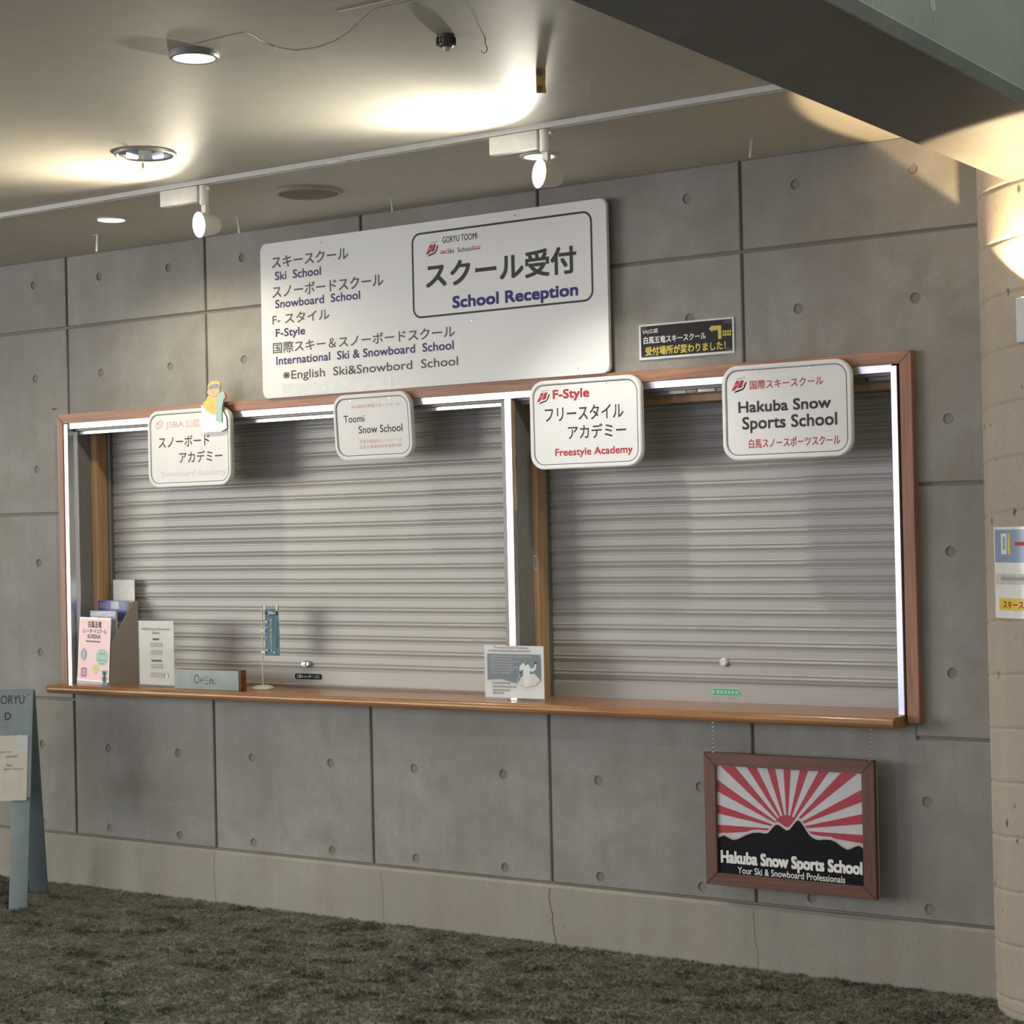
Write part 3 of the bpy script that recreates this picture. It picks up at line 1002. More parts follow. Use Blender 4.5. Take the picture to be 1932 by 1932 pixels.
t, cx = small_sign('sports_school_sign', 3.541, 4.055, 1.884, 2.231, [
    ('国際スキースクール', (3.655, 3.948, 2.141, 2.174), 'red', 0.01), ('Hakuba Snow', (3.606, 3.976, 2.057, 2.099), 'dark', 0.03),
    ('Sports School', (3.621, 3.998, 1.981, 2.042), 'dark', 0.019), ('白馬スノースポーツスクール', (3.646, 4.008, 1.925, 1.96), 'red', 0.01)], 'white rounded sports school sign hanging below the black notice, nearest the pillar')
emblem(t, 3.579 - cx, 3.643 - cx, 2.131 - 2.231, 2.182 - 2.231, 0.0035)

# laminated black notice taped to the wall
nt = root('wall_notice', (3.36, -0.006, 2.353), 'laminated black notice with yellow arrow taped above the timber surround', 'notice')
plate('sheet', rect(3.155 - 3.36, 3.563 - 3.36, 2.287 - 2.353, 2.422 - 2.353), 0.0, 0.005, 'laminate_white', nt)
flat('black_field', rect(3.164 - 3.36, 3.556 - 3.36, 2.296 - 2.353, 2.415 - 2.353), -0.0004, 'black_print', nt)
for s, (a, b, c, d), m, wt in [('SAJ公認', (3.172, 3.24, 2.384, 2.404), 'white', 0.01), ('白馬五竜スキースクール', (3.176, 3.446, 2.347, 2.375), 'white', 0.02), ('受付場所が変わりました！', (3.183, 3.528, 2.302, 2.336), 'yellow', 0.02)]:
    writing(nt, s, a - 3.36, b - 3.36, c - 2.353, d - 2.353, -0.0008, m, wt)
flats('arrow', [[(3.459 - 3.36, 0.0315), (3.473 - 3.36, 0.0185), (3.473 - 3.36, 0.0445)], rect(3.473 - 3.36, 3.511 - 3.36, 0.024, 0.041), rect(3.497 - 3.36, 3.511 - 3.36, -0.010, 0.0245)], -0.0008, 'yellow', nt)
flats('small_print', [rect(3.516 - 3.36 + 0.0095 * i, 3.523 - 3.36 + 0.0095 * i, z, z + 0.009) for i in range(4) for z in (0.0, 0.0115)], -0.0008, 'yellow', nt)
for a in ((-0.215, -0.17, 0.05, 0.085), (0.16, 0.225, 0.045, 0.085), (-0.215, -0.12, -0.082, -0.05), (0.17, 0.225, -0.075, -0.045)):
    flat('clear_tape', rect(*a), -0.001, 'clear_acrylic', nt)

# cut-out snowboarder on the corner of the snowboard sign
cb = root('snowboarder_cutout', (1.02, -0.080, 2.11), 'flat cut-out of a snowboarder in yellow jacket holding a mint board', 'cutout')
SB = {'snow': [(0.936, 2.236), (0.97, 2.212), (0.997, 2.198), (1.028, 2.197), (1.066, 2.2), (1.084, 2.173), (1.087, 2.125), (1.051, 2.111), (0.954, 2.112), (0.939, 2.124)],
      'jacket': [(0.976, 2.274), (1.008, 2.266), (1.036, 2.272), (1.031, 2.247), (1.03, 2.19), (0.997, 2.192), (0.968, 2.206), (0.947, 2.234), (0.95, 2.243), (0.967, 2.255)],
      'head': [(0.98, 2.306), (1.05, 2.306), (1.049, 2.287), (1.034, 2.273), (1.008, 2.267), (0.985, 2.275), (0.974, 2.287)],
      'cap': [(0.979, 2.318), (0.992, 2.332), (1.014, 2.338), (1.035, 2.337), (1.052, 2.328), (1.056, 2.313), (1.048, 2.303), (0.981, 2.304)],
      'goggles': [(0.982, 2.307), (0.99, 2.319), (1.009, 2.323), (1.031, 2.325), (1.046, 2.32), (1.05, 2.311), (1.043, 2.305), (1.013, 2.305), (0.99, 2.302)],
      'board': [(1.033, 2.239), (1.033, 2.264), (1.045, 2.279), (1.064, 2.288), (1.079, 2.285), (1.083, 2.274), (1.076, 2.252), (1.064, 2.213), (1.062, 2.152), (1.026, 2.16), (1.03, 2.207)],
      'orange_tip': [(1.074, 2.27), (1.085, 2.275), (1.088, 2.264), (1.082, 2.252), (1.074, 2.254)]}
for i, (n_, m_) in enumerate((('snow', 'snow_print'), ('jacket', 'cap_yellow'), ('head', 'skin_print'), ('cap', 'cap_yellow'), ('goggles', 'goggle_blue'), ('orange_tip', 'orange_print'), ('board', 'board_mint'))):
    plate(n_, [(x - 1.02, z - 2.11) for x, z in SB[n_]], -0.0008 * i, 0.004, m_, cb)
flats('face_lines', [rect(-0.024, -0.0225, 0.183, 0.19), rect(0.010, 0.0115, 0.183, 0.19), disc(-0.006, 0.172, 0.006, 10, 0.004)], -0.0018, 'rose', cb)
flats('jacket_lines', [rect(-0.0155, -0.0145, 0.085, 0.156), rect(-0.040, -0.0390, 0.10, 0.15), rect(-0.004, -0.0032, 0.085, 0.15)], -0.0012, 'kraft_tape', cb)

# hanging picture on two chains
pic = root('framed_picture', (3.781, -0.085, 0.562), 'framed rising sun mountain picture hanging on chains below the counter', 'picture')
px0, px1, pz0, pz1 = 3.443 - 3.781, 4.118 - 3.781, 0.318 - 0.562, 0.807 - 0.562
ix0, ix1, iz0, iz1 = 3.490 - 3.781, 4.070 - 3.781, 0.363 - 0.562, 0.760 - 0.562


def fboard(name, pts, m):
    bm = prism_xz(bmesh.new(), pts, -0.012, 0.014)
    bmesh.ops.bevel(bm, geom=bm.edges[:], offset=0.0015, segments=2, affect='EDGES')
    return obj(name, bm, m, pic, smooth=True)


g = 0.0006
fboard('frame_board', [(px0 + g, pz1), (ix0 + g, iz1), (ix1 - g, iz1), (px1 - g, pz1)], 'picture_wood')
fboard('frame_board', [(px0 + g, pz0), (px1 - g, pz0), (ix1 - g, iz0), (ix0 + g, iz0)], 'picture_wood')
fboard('frame_board', [(px0, pz0 + g), (ix0, iz0 + g), (ix0, iz1 - g), (px0, pz1 - g)], 'picture_wood_upright')
fboard('frame_board', [(ix1, iz0 + g), (px1, pz0 + g), (px1, pz1 - g), (ix1, iz1 - g)], 'picture_wood_upright')
plate('backing', rect(px0 + 0.004, px1 - 0.001, pz0 + 0.004, pz1 - 0.004), 0.014, 0.019, 'ivory', pic)
plate('print', rect(ix0, ix1, iz0, iz1), 0.001, 0.012, 'ray_white', pic)
P_ = lambda L: [(x - 3.781, z - 0.562) for x, z in L]
sc_ = (3.772 - 3.781, 0.540 - 0.562)
rays = []
for a, b in [((3.507, 0.757), (3.566, 0.758)), ((3.614, 0.76), (3.654, 0.76)), ((3.697, 0.76), (3.729, 0.76)), ((3.763, 0.76), (3.792, 0.76)), ((3.828, 0.76), (3.861, 0.76)), ((3.902, 0.76), (3.942, 0.759)), ((3.989, 0.758), (4.049, 0.757)),
             ((4.069, 0.704), (4.069, 0.66)), ((4.069, 0.617), (4.069, 0.581)), ((4.069, 0.542), (4.069, 0.511)), ((3.491, 0.663), (3.491, 0.706)), ((3.491, 0.581), (3.491, 0.614)), ((3.491, 0.507), (3.491, 0.539))]:
    rays.append([sc_] + P_([a, b]))
flats('sun_rays', rays, 0.0004, 'ray_red', pic)
flat('sun', disc(sc_[0], sc_[1], 0.053, 32), 0.0002, 'ray_red', pic)
M_ = P_([(3.491, 0.491), (3.516, 0.502), (3.53, 0.495), (3.552, 0.487), (3.57, 0.491), (3.589, 0.5), (3.611, 0.511), (3.634, 0.519), (3.661, 0.522), (3.683, 0.52), (3.696, 0.523), (3.71, 0.538), (3.723, 0.552), (3.734, 0.556), (3.745, 0.552), (3.76, 0.542), (3.771, 0.537), (3.782, 0.541), (3.793, 0.554), (3.807, 0.571), (3.818, 0.578), (3.828, 0.57), (3.839, 0.556), (3.849, 0.54), (3.86, 0.527), (3.87, 0.519), (3.883, 0.514), (3.896, 0.512), (3.917, 0.515), (3.942, 0.516), (3.963, 0.509), (3.984, 0.495), (4.005, 0.486), (4.018, 0.489), (4.03, 0.496), (4.049, 0.503), (4.06, 0.499), (4.069, 0.491)])


def strip_fill(top, bottom_z, y, name, m):
    polys = [[(a[0], bottom_z), (b[0], bottom_z), b, a] for a, b in zip(top, top[1:])]
    return flats(name, polys, y, m, pic)


strip_fill([(x, z + 0.011) for x, z in M_], 0.42 - 0.562, 0.0, 'ridge_light', 'ray_white')
strip_fill([(x, z + 0.007) for x, z in M_], 0.42 - 0.562, -0.0002, 'ridge_shade', 'ridge_grey')
strip_fill(M_, iz0, -0.0004, 'mountain', 'black')
writing(pic, 'Hakuba Snow Sports School', 3.500 - 3.781, 4.062 - 3.781, 0.387 - 0.562, 0.447 - 0.562, -0.0008, 'white', 0.035)
writing(pic, 'Your Ski & Snowboard Professionals', 3.569 - 3.781, 3.995 - 3.781, 0.366 - 0.562, 0.391 - 0.562, -0.0008, 'white', 0.012)


def chain(x0, z0, x1, z1, y, label):
    t = bpy.data.objects.new('hanging_chain', None)
    C.objects.link(t)
    t.location = (x0, y, z0)
    setp(t, label, 'chain')
    n = 15
    L = (z0 - z1) / n
    bm = bmesh.new()
    pts = [(0.0028 * math.cos(a), 0, 0.62 * L * math.sin(a)) for a in [2 * PI * i / 10 for i in range(11)]]
    tube(bm, pts, 0.0008, 5)
    me = bpy.data.meshes.new('chain_link')
    bm.to_mesh(me)
    bm.free()
    me.materials.append(MATS['chrome'])
    for i in range(n):
        o = mobj('chain_link', me, None, t, ((x1 - x0) * (i + 0.5) / n, 0, -(i + 0.5) * L))
        o.rotation_euler = (0, 0, (i % 2) * PI / 2)
    bm = tube(bmesh.new(), [(0, 0, 0.004), (0, 0, -0.002)], 0.0016, 8)
    obj('screw_eye', bm, 'chrome', t)
    return t


chain(3.477, CT - 0.042, 3.478, 0.808, -0.085, 'thin metal chain from counter to the top left of the framed picture')
chain(4.104, CT - 0.042, 4.098, 0.808, -0.085, 'thin metal chain from counter to the top right of the framed picture')

# ------------------------------------------------------------------ things standing on the counter
# leaflet rack
rk = root('leaflet_rack', (0.162, 0.0, CT), 'tall card leaflet rack with sloping sides on the left end of the counter', 'leaflet rack')
rw = 0.108
side = [(-0.03, 0.0), (0.165, 0.0), (0.165, 0.383), (0.135, 0.383), (0.0, 0.213), (-0.012, 0.18)]
for sx in (-rw, rw - 0.003):
    bm = bmesh.new()
    a = [bm.verts.new((sx, y, z)) for y, z in side]
    b = [bm.verts.new((sx + 0.003, y, z)) for y, z in side]
    bm.faces.new(a)
    bm.faces.new(b[::-1])
    for i in range(len(side)):
        j = (i + 1) % len(side)
        bm.faces.new((a[i], b[i], b[j], a[j]))
    obj('side_panel', bm, 'card_grey', rk)
box('back_panel', -rw + 0.003, rw - 0.003, 0.162, 0.165, 0.003, 0.38, 'card_white', rk)
box('base_panel', -rw + 0.003, rw - 0.003, -0.03, 0.162, 0.0, 0.003, 'card_grey', rk)
box('front_lip', -rw + 0.003, rw - 0.003, -0.033, -0.030, 0.0, 0.03, 'card_white', rk)
for y, h in ((0.03, 0.20), (0.09, 0.29)):
    box('divider', -rw + 0.003, rw - 0.003, y, y + 0.003, 0.003, h, 'card_grey', rk)

# pink leaflet on the front of the rack
lf = root('pink_leaflet', (0.170, -0.036, CT + 0.002), 'pink laminated leaflet with mint speech bubble leaning on the rack front', 'leaflet', rot=(math.radians(-3.0), math.radians(1.5), 0))
lw, lh = 0.104, 0.300
plate('sheet', rect(-lw, lw, 0.012, lh + 0.012), -0.003, 0.0, 'laminate_white', lf)
flat('pink_field', rect(-lw + 0.004, lw - 0.004, 0.018, lh + 0.005), -0.0034, 'leaflet_pink', lf)
zt = lh + 0.012
for s, a, b, c, d, m, w in (('白馬五竜', -0.045, 0.045, zt - 0.048, zt - 0.016, 'dark', 0.02), ('スノーボードスクール', -0.08, 0.078, zt - 0.075, zt - 0.053, 'dark', 0.01), ('公式SNS', -0.048, 0.04, zt - 0.100, zt - 0.078, 'dark', 0.02)):
    writing(lf, s, a, b, c, d, -0.0038, m, w)
flats('small_print', [rect(-0.055 + 0.014 * i, -0.045 + 0.014 * i, zt - 0.117, zt - 0.109) for i in range(7)], -0.0038, 'grey', lf)
flat('blue_icon', disc(-0.066, zt - 0.176, 0.021, 20, 0.029), -0.0038, 'icon_blue', lf)
writing(lf, 'f', -0.073, -0.060, zt - 0.200, zt - 0.156, -0.0042, 'white', 0.03)
flat('speech_bubble', disc(0.056, zt - 0.185, 0.042, 24, 0.040) , -0.0038, 'mint', lf)
flats('bubble_print', [rect(0.028, 0.084, zt - 0.203, zt - 0.195), rect(0.035, 0.08, zt - 0.172, zt - 0.167), rect(0.045, 0.07, zt - 0.216, zt - 0.211)], -0.0042, 'teal', lf)
flat('pink_icon', rrect(-0.082, -0.042, zt - 0.283, zt - 0.237, 0.010, 5), -0.0038, 'icon_magenta', lf)
obj('icon_ring', ring_xz(bmesh.new(), disc(-0.062, zt - 0.26, 0.012, 18), disc(-0.062, zt - 0.26, 0.008, 18), -0.0043, -0.0038), 'white', lf)
star = []
for i in range(20):
    r = 0.026 if i % 2 else 0.017
    star.append((0.016 + r * math.cos(PI * i / 10), zt - 0.243 + r * math.sin(PI * i / 10)))
flat('yellow_burst', star, -0.0038, 'lemon', lf)
flats('teal_ribbon', [[(0.055, zt - 0.245 - 0.03 * i), (0.098, zt - 0.245 - 0.03 * i), (0.090, zt - 0.268 - 0.03 * i), (0.062, zt - 0.268 - 0.03 * i)] for i in range(3)] + [rect(0.066, 0.086, zt - 0.305, zt - 0.25)], -0.0038, 'teal', lf)
flats('ribbon_print', [rect(0.072, 0.080, zt - 0.262 - 0.012 * i, zt - 0.254 - 0.012 * i) for i in range(5)], -0.0043, 'dark', lf)
# brochures standing in the rack
def brochure(y, x0, x1, z1, label, m, n, band=None, grp=None):
    t = root('brochure', ((x0 + x1) / 2, y, CT + 0.004), label, 'brochure', grp)
    w = (x1 - x0) / 2
    box('cover', -w, w, 0.0, 0.0015, 0, z1, m, t)
    box('pages', -w, w, 0.0016, 0.0016 + n, 0, z1 - 0.003, 'paper_white', t)
    return t, w


t, w = brochure(0.036, 0.082, 0.252, 0.338, 'pale sky-blue brochure in the rack pocket behind the pink leaflet', 'brochure_sky', 0.010)
flats('slope_print', [[(-w, 0.318), (-w, 0.322), (w * 0.6, 0.335), (w * 0.6, 0.333)], [(-w * 0.2, 0.300), (-w * 0.2, 0.304), (w, 0.326), (w, 0.322)]], -0.0004, 'white', t)
t, w = brochure(0.097, 0.066, 0.262, 0.385, 'deep blue brochure in the rear pocket of the leaflet rack', 'brochure_blue', 0.010)
writing(t, '湯坊主', -0.085, -0.02, 0.350, 0.374, -0.0006, 'brochure_sky', 0.01)
flats('pale_patch', [rect(-0.005, 0.05, 0.345, 0.38)], -0.0004, 'brochure_sky', t)
for i in range(5):
    t = root('leaflet_bundle', (0.165, 0.052 + 0.0075 * i, CT + 0.004), 'upright leaflets seen edge-on in the middle of the card rack', 'leaflet', 'leaflets seen edge-on in the rack')
    box('pages', 0.0, 0.092, 0.0, 0.005, 0, 0.275 - 0.006 * (i % 3), ('brochure_pages', 'paper_white', 'brochure_blue', 'paper_white', 'brochure_pages')[i], t)
cd = root('white_card', (0.193, 0.150, CT + 0.004), 'blank white card standing at the back of the leaflet rack', 'card')
box('sheet', -0.072, 0.072, 0, 0.002, 0, 0.482, 'paper_white', cd)

# acrylic stand with cream price card
s1 = root('card_stand', (0.613, -0.062, CT), 'clear acrylic stand holding a cream text card beside the leaflet rack', 'card stand')
box('acrylic_front', -0.112, 0.112, -0.004, -0.0015, 0.0, 0.306, 'clear_acrylic', s1)
box('acrylic_foot', -0.112, 0.112, -0.0015, 0.07, 0.0, 0.003, 'clear_acrylic', s1)
box('card', -0.110, 0.110, -0.001, 0.001, 0.012, 0.304, 'paper_cream', s1)
writing(s1, 'Hakuba Goryu Snowboard', -0.088, 0.088, 0.258, 0.273, -0.0046, 'grey', 0.0)
writing(s1, 'School', -0.022, 0.022, 0.243, 0.256, -0.0046, 'grey', 0.0)
lines = [rect(-0.02, 0.018, 0.216, 0.224), rect(-0.03, 0.032, 0.118, 0.126)]
pale = [rect(-0.036, 0.036, z, z + 0.004) for z in (0.186, 0.193, 0.200, 0.150, 0.158, 0.165, 0.088, 0.095, 0.103)] + [rect(-0.04, 0.05, z, z + 0.003) for z in (0.046, 0.052, 0.058, 0.064)]
flats('small_print', lines, -0.0046, 'grey', s1)
flats('faint_print', pale, -0.0046, 'soft_grey', s1)
flats('white_tree', [[(0.055, 0.046), (0.075, 0.046), (0.065, 0.072)]], -0.0046, 'white', s1)
# OPEN block
ob = root('open_block', (0.946, -0.088, CT), 'small pale blue wooden block painted with the word open', 'block')
box('block', -0.198, 0.200, 0.001, 0.038, 0.0, 0.090, 'brown_block', ob, 0.002)
box('painted_front', -0.197, 0.190, -0.003, 0.001, 0.001, 0.089, 'open_blue', ob, 0.001)
writing(ob, 'O', -0.075, -0.043, 0.026, 0.068, -0.0036, 'grey', -0.005)
writing(ob, 'P', -0.036, -0.016, 0.030, 0.052, -0.0036, 'grey', 0.0)
flats('letter_e', [rect(-0.010, 0.012, 0.026, 0.030), rect(-0.008, 0.011, 0.042, 0.0445), rect(-0.010, 0.012, 0.055, 0.0575)], -0.0036, 'grey', ob)
writing(ob, 'n.', 0.018, 0.052, 0.026, 0.050, -0.0036, 'grey', 0.03)
# little flag
fl = root('flag_stand', (1.170, 0.03, CT), 'small blue banner flag on an ivory pole standing on the counter', 'flag')
bm = lathe(bmesh.new(), [(0.0, 0.0), (0.047, 0.0), (0.050, 0.004), (0.046, 0.011), (0.030, 0.017), (0.008, 0.020), (0.0, 0.020)], 28)
obj('base', bm, 'ivory', fl, smooth=True)
obj('pole', tube(bmesh.new(), [(0, 0, 0.015), (0.002, 0, 0.2), (0.004, 0, 0.376)], 0.0032, 8), 'ivory', fl, smooth=True)
obj('crossbar', tube(bmesh.new(), [(-0.008, 0, 0.371), (0.14, 0, 0.371)], 0.0018, 6), 'ivory', fl)
bm = bmesh.new()
cols = []
for i in range(9):
    x = 0.018 + 0.082 * i / 8
    cols.append([bm.verts.new((x - 0.006 * (1 - j / 10.0) * 0 - (0.010 * (10 - j) / 10 if i == 8 else 0.0) * 0, 0.003 * math.sin(i * 0.9 + j * 0.25), 0.150 + 0.208 * j / 10)) for j in range(11)])
for a, b in zip(cols, cols[1:]):
    for j in range(10):
        bm.faces.new((a[j], b[j], b[j + 1], a[j + 1]))
bm.normal_update()
bmesh.ops.solidify(bm, geom=bm.faces[:], thickness=0.0012)
ban = obj('banner', bm, 'flag_blue', fl, smooth=True)
for x in (0.021, 0.093):
    box('loop', x - 0.006, x + 0.006, -0.004, 0.004, 0.350, 0.374, 'ivory', fl, 0.001)
for z in (0.16, 0.255):
    box('loop', -0.004, 0.022, -0.0045, -0.003, z, z + 0.010, 'ivory', fl, 0.0005)
wv = lambda x, y, z: (x, -0.0055, z)
flat('black_tag', rect(0.030, 0.090, 0.330, 0.344), -0.005, 'black', ban)
writing(ban, 'JSBA', 0.040, 0.090, 0.329, 0.345, -0.0056, 'white', 0.02)
for i, chs in enumerate('スノーボードスクール'):
    z = 0.300 - 0.0145 * i
    if chs == 'ー':
        flat('lettering', rect(0.0585, 0.0605, z + 0.001, z + 0.012), -0.0056, 'yellow', ban)
    else:
        writing(ban, chs, 0.053, 0.066, z, z + 0.0125, -0.0056, 'yellow', 0.02)
flats('small_print', [rect(0.082, 0.087, 0.19 + 0.010 * i, 0.198 + 0.010 * i) for i in range(12)], -0.0056, 'board_blue_dark', ban)
flats('snow_flakes', [disc(x, z, r, 6) for x, z, r in ((0.033, 0.300, 0.006), (0.036, 0.276, 0.004), (0.033, 0.175, 0.006), (0.078, 0.165, 0.005), (0.030, 0.230, 0.003))], -0.0056, 'brochure_sky', ban)

# acrylic stand with freestyle photo sheet
s2 = root('photo_stand', (2.573, -0.050, CT), 'clear acrylic stand with a white skier photo sheet at the centre post', 'card stand')
box('acrylic_front', -0.144, 0.144, -0.004, -0.0015, 0.0, 0.222, 'clear_acrylic', s2)
box('acrylic_foot', -0.144, 0.144, -0.0015, 0.10, 0.0, 0.003, 'clear_acrylic', s2)
box('sheet', -0.142, 0.142, -0.001, 0.001, 0.012, 0.220, 'paper_white', s2)
writing(s2, 'Freestyle (Snow Academy)', -0.092, 0.070, 0.206, 0.217, -0.0046, 'grey', 0.0)
flats('small_print', [rect(-0.12 + 0.010 * i, -0.113 + 0.010 * i, 0.196, 0.203) for i in range(20)], -0.0046, 'soft_grey', s2)
ph = [(-0.127, 0.187), (-0.127, 0.082), (-0.10, 0.085), (-0.06, 0.087), (-0.03, 0.080), (0.0, 0.073), (0.03, 0.068), (0.06, 0.066), (0.10, 0.074), (0.127, 0.082), (0.127, 0.187)]
flat('photo', ph[::-1], -0.0046, 'photo_blue', s2)
flats('snow_spray', [[(0.02, 0.070), (0.035, 0.095), (0.05, 0.105), (0.075, 0.108), (0.10, 0.112), (0.127, 0.085), (0.10, 0.064), (0.05, 0.056)]], -0.0049, 'photo_snow', s2)
flats('skier_print', [[(0.030, 0.140), (0.045, 0.152), (0.060, 0.150), (0.072, 0.148), (0.085, 0.130), (0.100, 0.138), (0.104, 0.155), (0.109, 0.150), (0.106, 0.128), (0.090, 0.118), (0.078, 0.122), (0.080, 0.085), (0.072, 0.060), (0.055, 0.058), (0.045, 0.085), (0.047, 0.125), (0.036, 0.125), (0.032, 0.115), (0.028, 0.125)], [(0.015, 0.070), (0.017, 0.070), (0.034, 0.118), (0.032, 0.118)]], -0.0052, 'paper_white', s2)
flats('skier_cap', [disc(0.060, 0.158, 0.009, 12)], -0.0055, 'photo_green', s2)
flats('gloves_print', [disc(0.106, 0.155, 0.005, 10), disc(0.033, 0.115, 0.004, 10), disc(0.060, 0.150, 0.006, 10)], -0.0054, 'dark', s2)
flats('white_print', [rect(x, x + 0.010, z, z + 0.006) for z, n in ((0.174, 15), (0.164, 8), (0.153, 11), (0.142, 8), (0.131, 10), (0.121, 8), (0.109, 7)) for x in [-0.110 + 0.0135 * i for i in range(n)] if x < 0.02 or z > 0.17], -0.0049, 'soft_grey', s2)
flats('times_print', [rect(x, x + 0.010, z, z + 0.008) for z, n in ((0.066, 6), (0.052, 8), (0.038, 6), (0.026, 4)) for x in [-0.105 + 0.0145 * i for i in range(n)]], -0.0046, 'soft_grey', s2)

# ------------------------------------------------------------------ ceiling fittings
track = root('lighting_track', (1.0, -1.0, CEIL), 'long white lighting track fixed along the ceiling parallel to the wall', 'track')
bm = bmesh.new()
for y0, y1 in ((-0.017, -0.006), (0.006, 0.017)):
    bbox(bm, -5.0, 3.68, y0, y1, -0.018, 0.0)
bbox(bm, -5.0, 3.68, -0.006, 0.006, -0.008, 0.0)
obj('rail', bm, 'rail_white', track)
box('rail_joint', 1.46, 1.53, -0.0185, 0.0185, -0.020, -0.001, 'rail_white', track, 0.001)

SPOTS = [(1.84, 'lamp_glow_warm', (1.0, 0.88, 0.66), 252, -6, 'white spotlight on the ceiling track above the snowboard academy side'), (3.385, 'lamp_glow_white', (1.0, 0.95, 0.80), 242, 2, 'white spotlight on the ceiling track above the right part of the reception sign')]
for sx, gm, col, az, el, lab in SPOTS:
    t = root('track_spotlight', (sx, -1.0, CEIL - 0.019), lab, 'spotlight', 'spotlights on the ceiling track')
    box('driver_box', -0.215, -0.022, -0.017, 0.017, -0.062, -0.001, 'lamp_white', t, 0.002)
    obj('swivel', lathe(bmesh.new(), [(0.0, -0.075), (0.017, -0.075), (0.018, -0.070), (0.018, -0.002), (0.0, -0.002)], 20), 'lamp_white', t, smooth=True)
    obj('lever', lathe(bmesh.new(), [(0.0, 0.0), (0.006, 0.0), (0.006, 0.012), (0.0, 0.013)], 10, (0.017, 0, -0.015), (1, 0, 0)), 'lamp_white', t, smooth=True)
    box('arm', -0.012, 0.012, -0.005, 0.005, -0.150, -0.07, 'lamp_white', t, 0.002)
    box('arm_cheek', 0.012, 0.016, -0.011, 0.011, -0.155, -0.08, 'lamp_white', t, 0.001)
    d = Vector((math.cos(math.radians(az)) * math.cos(math.radians(el)), math.sin(math.radians(az)) * math.cos(math.radians(el)), math.sin(math.radians(el))))
    hc = Vector((0.0, 0.0, -0.150))
    obj('lamp_head', lathe(bmesh.new(), [(0.0, -0.055), (0.030, -0.055), (0.036, -0.045), (0.047, 0.015), (0.050, 0.025), (0.046, 0.025), (0.044, 0.018)], 28, hc, d), 'lamp_white', t, smooth=True)
    obj('lens', lathe(bmesh.new(), [(0.0, 0.034), (0.025, 0.031), (0.040, 0.024), (0.046, 0.016), (0.0, 0.014)], 28, hc, d), gm, t, smooth=True)
    w = Vector((sx, -1.0, CEIL - 0.019)) + hc + d * 0.045
    lamp('spot_spill', 'SPOT', w, d, 19, col, spot_size=math.radians(140), spot_blend=0.35, shadow_soft_size=0.03)
    lamp('spot_beam', 'SPOT', w, d, 80, col, spot_size=math.radians(112), spot_blend=1.0, shadow_soft_size=0.03)


def downlight(x, y, rin, rout, drop, lab, mring, energy, col, size=100):
    t = root('ceiling_downlight', (x, y, CEIL), lab, 'ceiling light', 'lit round downlights')
    obj('ring', lathe(bmesh.new(), [(rin, -drop - 0.001), (rin, -drop - 0.006), (rin + 0.004, -drop - 0.008), (rout - 0.003, -drop - 0.006), (rout, -drop), (rout, 0.0)], 40), mring, t, smooth=True)
    obj('diffuser', lathe(bmesh.new(), [(0.0, -drop - 0.004), (rin, -drop - 0.004), (rin, -drop - 0.001), (0.0, -drop - 0.001)], 40), 'downlight_glow', t)
    lamp('downlight_beam', 'SPOT', (x, y, CEIL - drop - 0.02), (0, 0, -1), energy, col, spot_size=math.radians(size), spot_blend=0.6, shadow_soft_size=rin * 0.8)


downlight(3.125, -2.402, 0.058, 0.071, 0.010, 'lit round downlight with a thick grey ring, nearest the smoke detector', 'ring_grey', 36, (1.0, 0.95, 0.84), 130)
downlight(0.948, -0.617, 0.056, 0.060, 0.0, 'lit frameless round downlight nearest the wall, left of the track spotlight', 'lamp_white', 38, (1.0, 0.87, 0.66), 160)
downlight(3.081, -0.569, 0.054, 0.071, 0.0, 'lit round downlight with a pale ring, behind the right-hand track spotlight', 'lamp_white', 41, (1.0, 0.96, 0.88), 100)
# unlit recessed reflector lamp
t = root('reflector_downlight', (RL[0], RL[1], CEIL), 'unlit recessed downlight with a mirrored reflector and grey rim', 'ceiling light')
obj('rim', lathe(bmesh.new(), [(0.094, 0.0), (0.094, -0.006), (0.100, -0.010), (0.108, -0.008), (0.110, -0.001)], 44), 'ring_grey', t, smooth=True)
bm = bmesh.new()
seg = 36
prof = [(0.095, -0.004), (0.088, 0.03), (0.075, 0.06), (0.050, 0.085), (0.0, 0.09)]
lathe(bm, prof, 12)
obj('reflector', bm, 'chrome', t)
obj('pull_tag', lathe(bmesh.new(), [(0.0, -0.055), (0.004, -0.050), (0.005, -0.040), (0.0015, -0.030), (0.001, -0.006)], 8, (-0.012, 0, 0)), 'kraft_tape', t)
# loudspeaker grille
t = root('ceiling_speaker', (1.991, -0.563, CEIL), 'round grey ceiling loudspeaker grille with a beige rim', 'loudspeaker')
obj('rim', lathe(bmesh.new(), [(0.118, -0.010), (0.122, -0.014), (0.131, -0.012), (0.135, 0.0)], 44), 'ring_beige', t, smooth=True)
obj('grille', lathe(bmesh.new(), [(0.0, -0.014), (0.119, -0.010), (0.119, -0.004), (0.0, -0.004)], 44), 'grille_grey', t)
# smoke detector
t = root('smoke_detector', (3.789, -2.115, CEIL), 'small dark ribbed smoke detector hanging from the ceiling', 'detector')
obj('body', lathe(bmesh.new(), [(0.0, -0.034), (0.016, -0.034), (0.021, -0.030), (0.024, -0.022), (0.024, 0.0)], 28), 'steel_dark', t, smooth=True)
for i in range(16):
    a = 2 * PI * i / 16
    box('rib', -0.0012, 0.0012, -0.0275, -0.0225, -0.028, -0.008, 'steel_dark', t).rotation_euler = (0, 0, a)
obj('tip', lathe(bmesh.new(), [(0.0, -0.046), (0.008, -0.044), (0.010, -0.034)], 14), 'fixing_white', t, smooth=True)
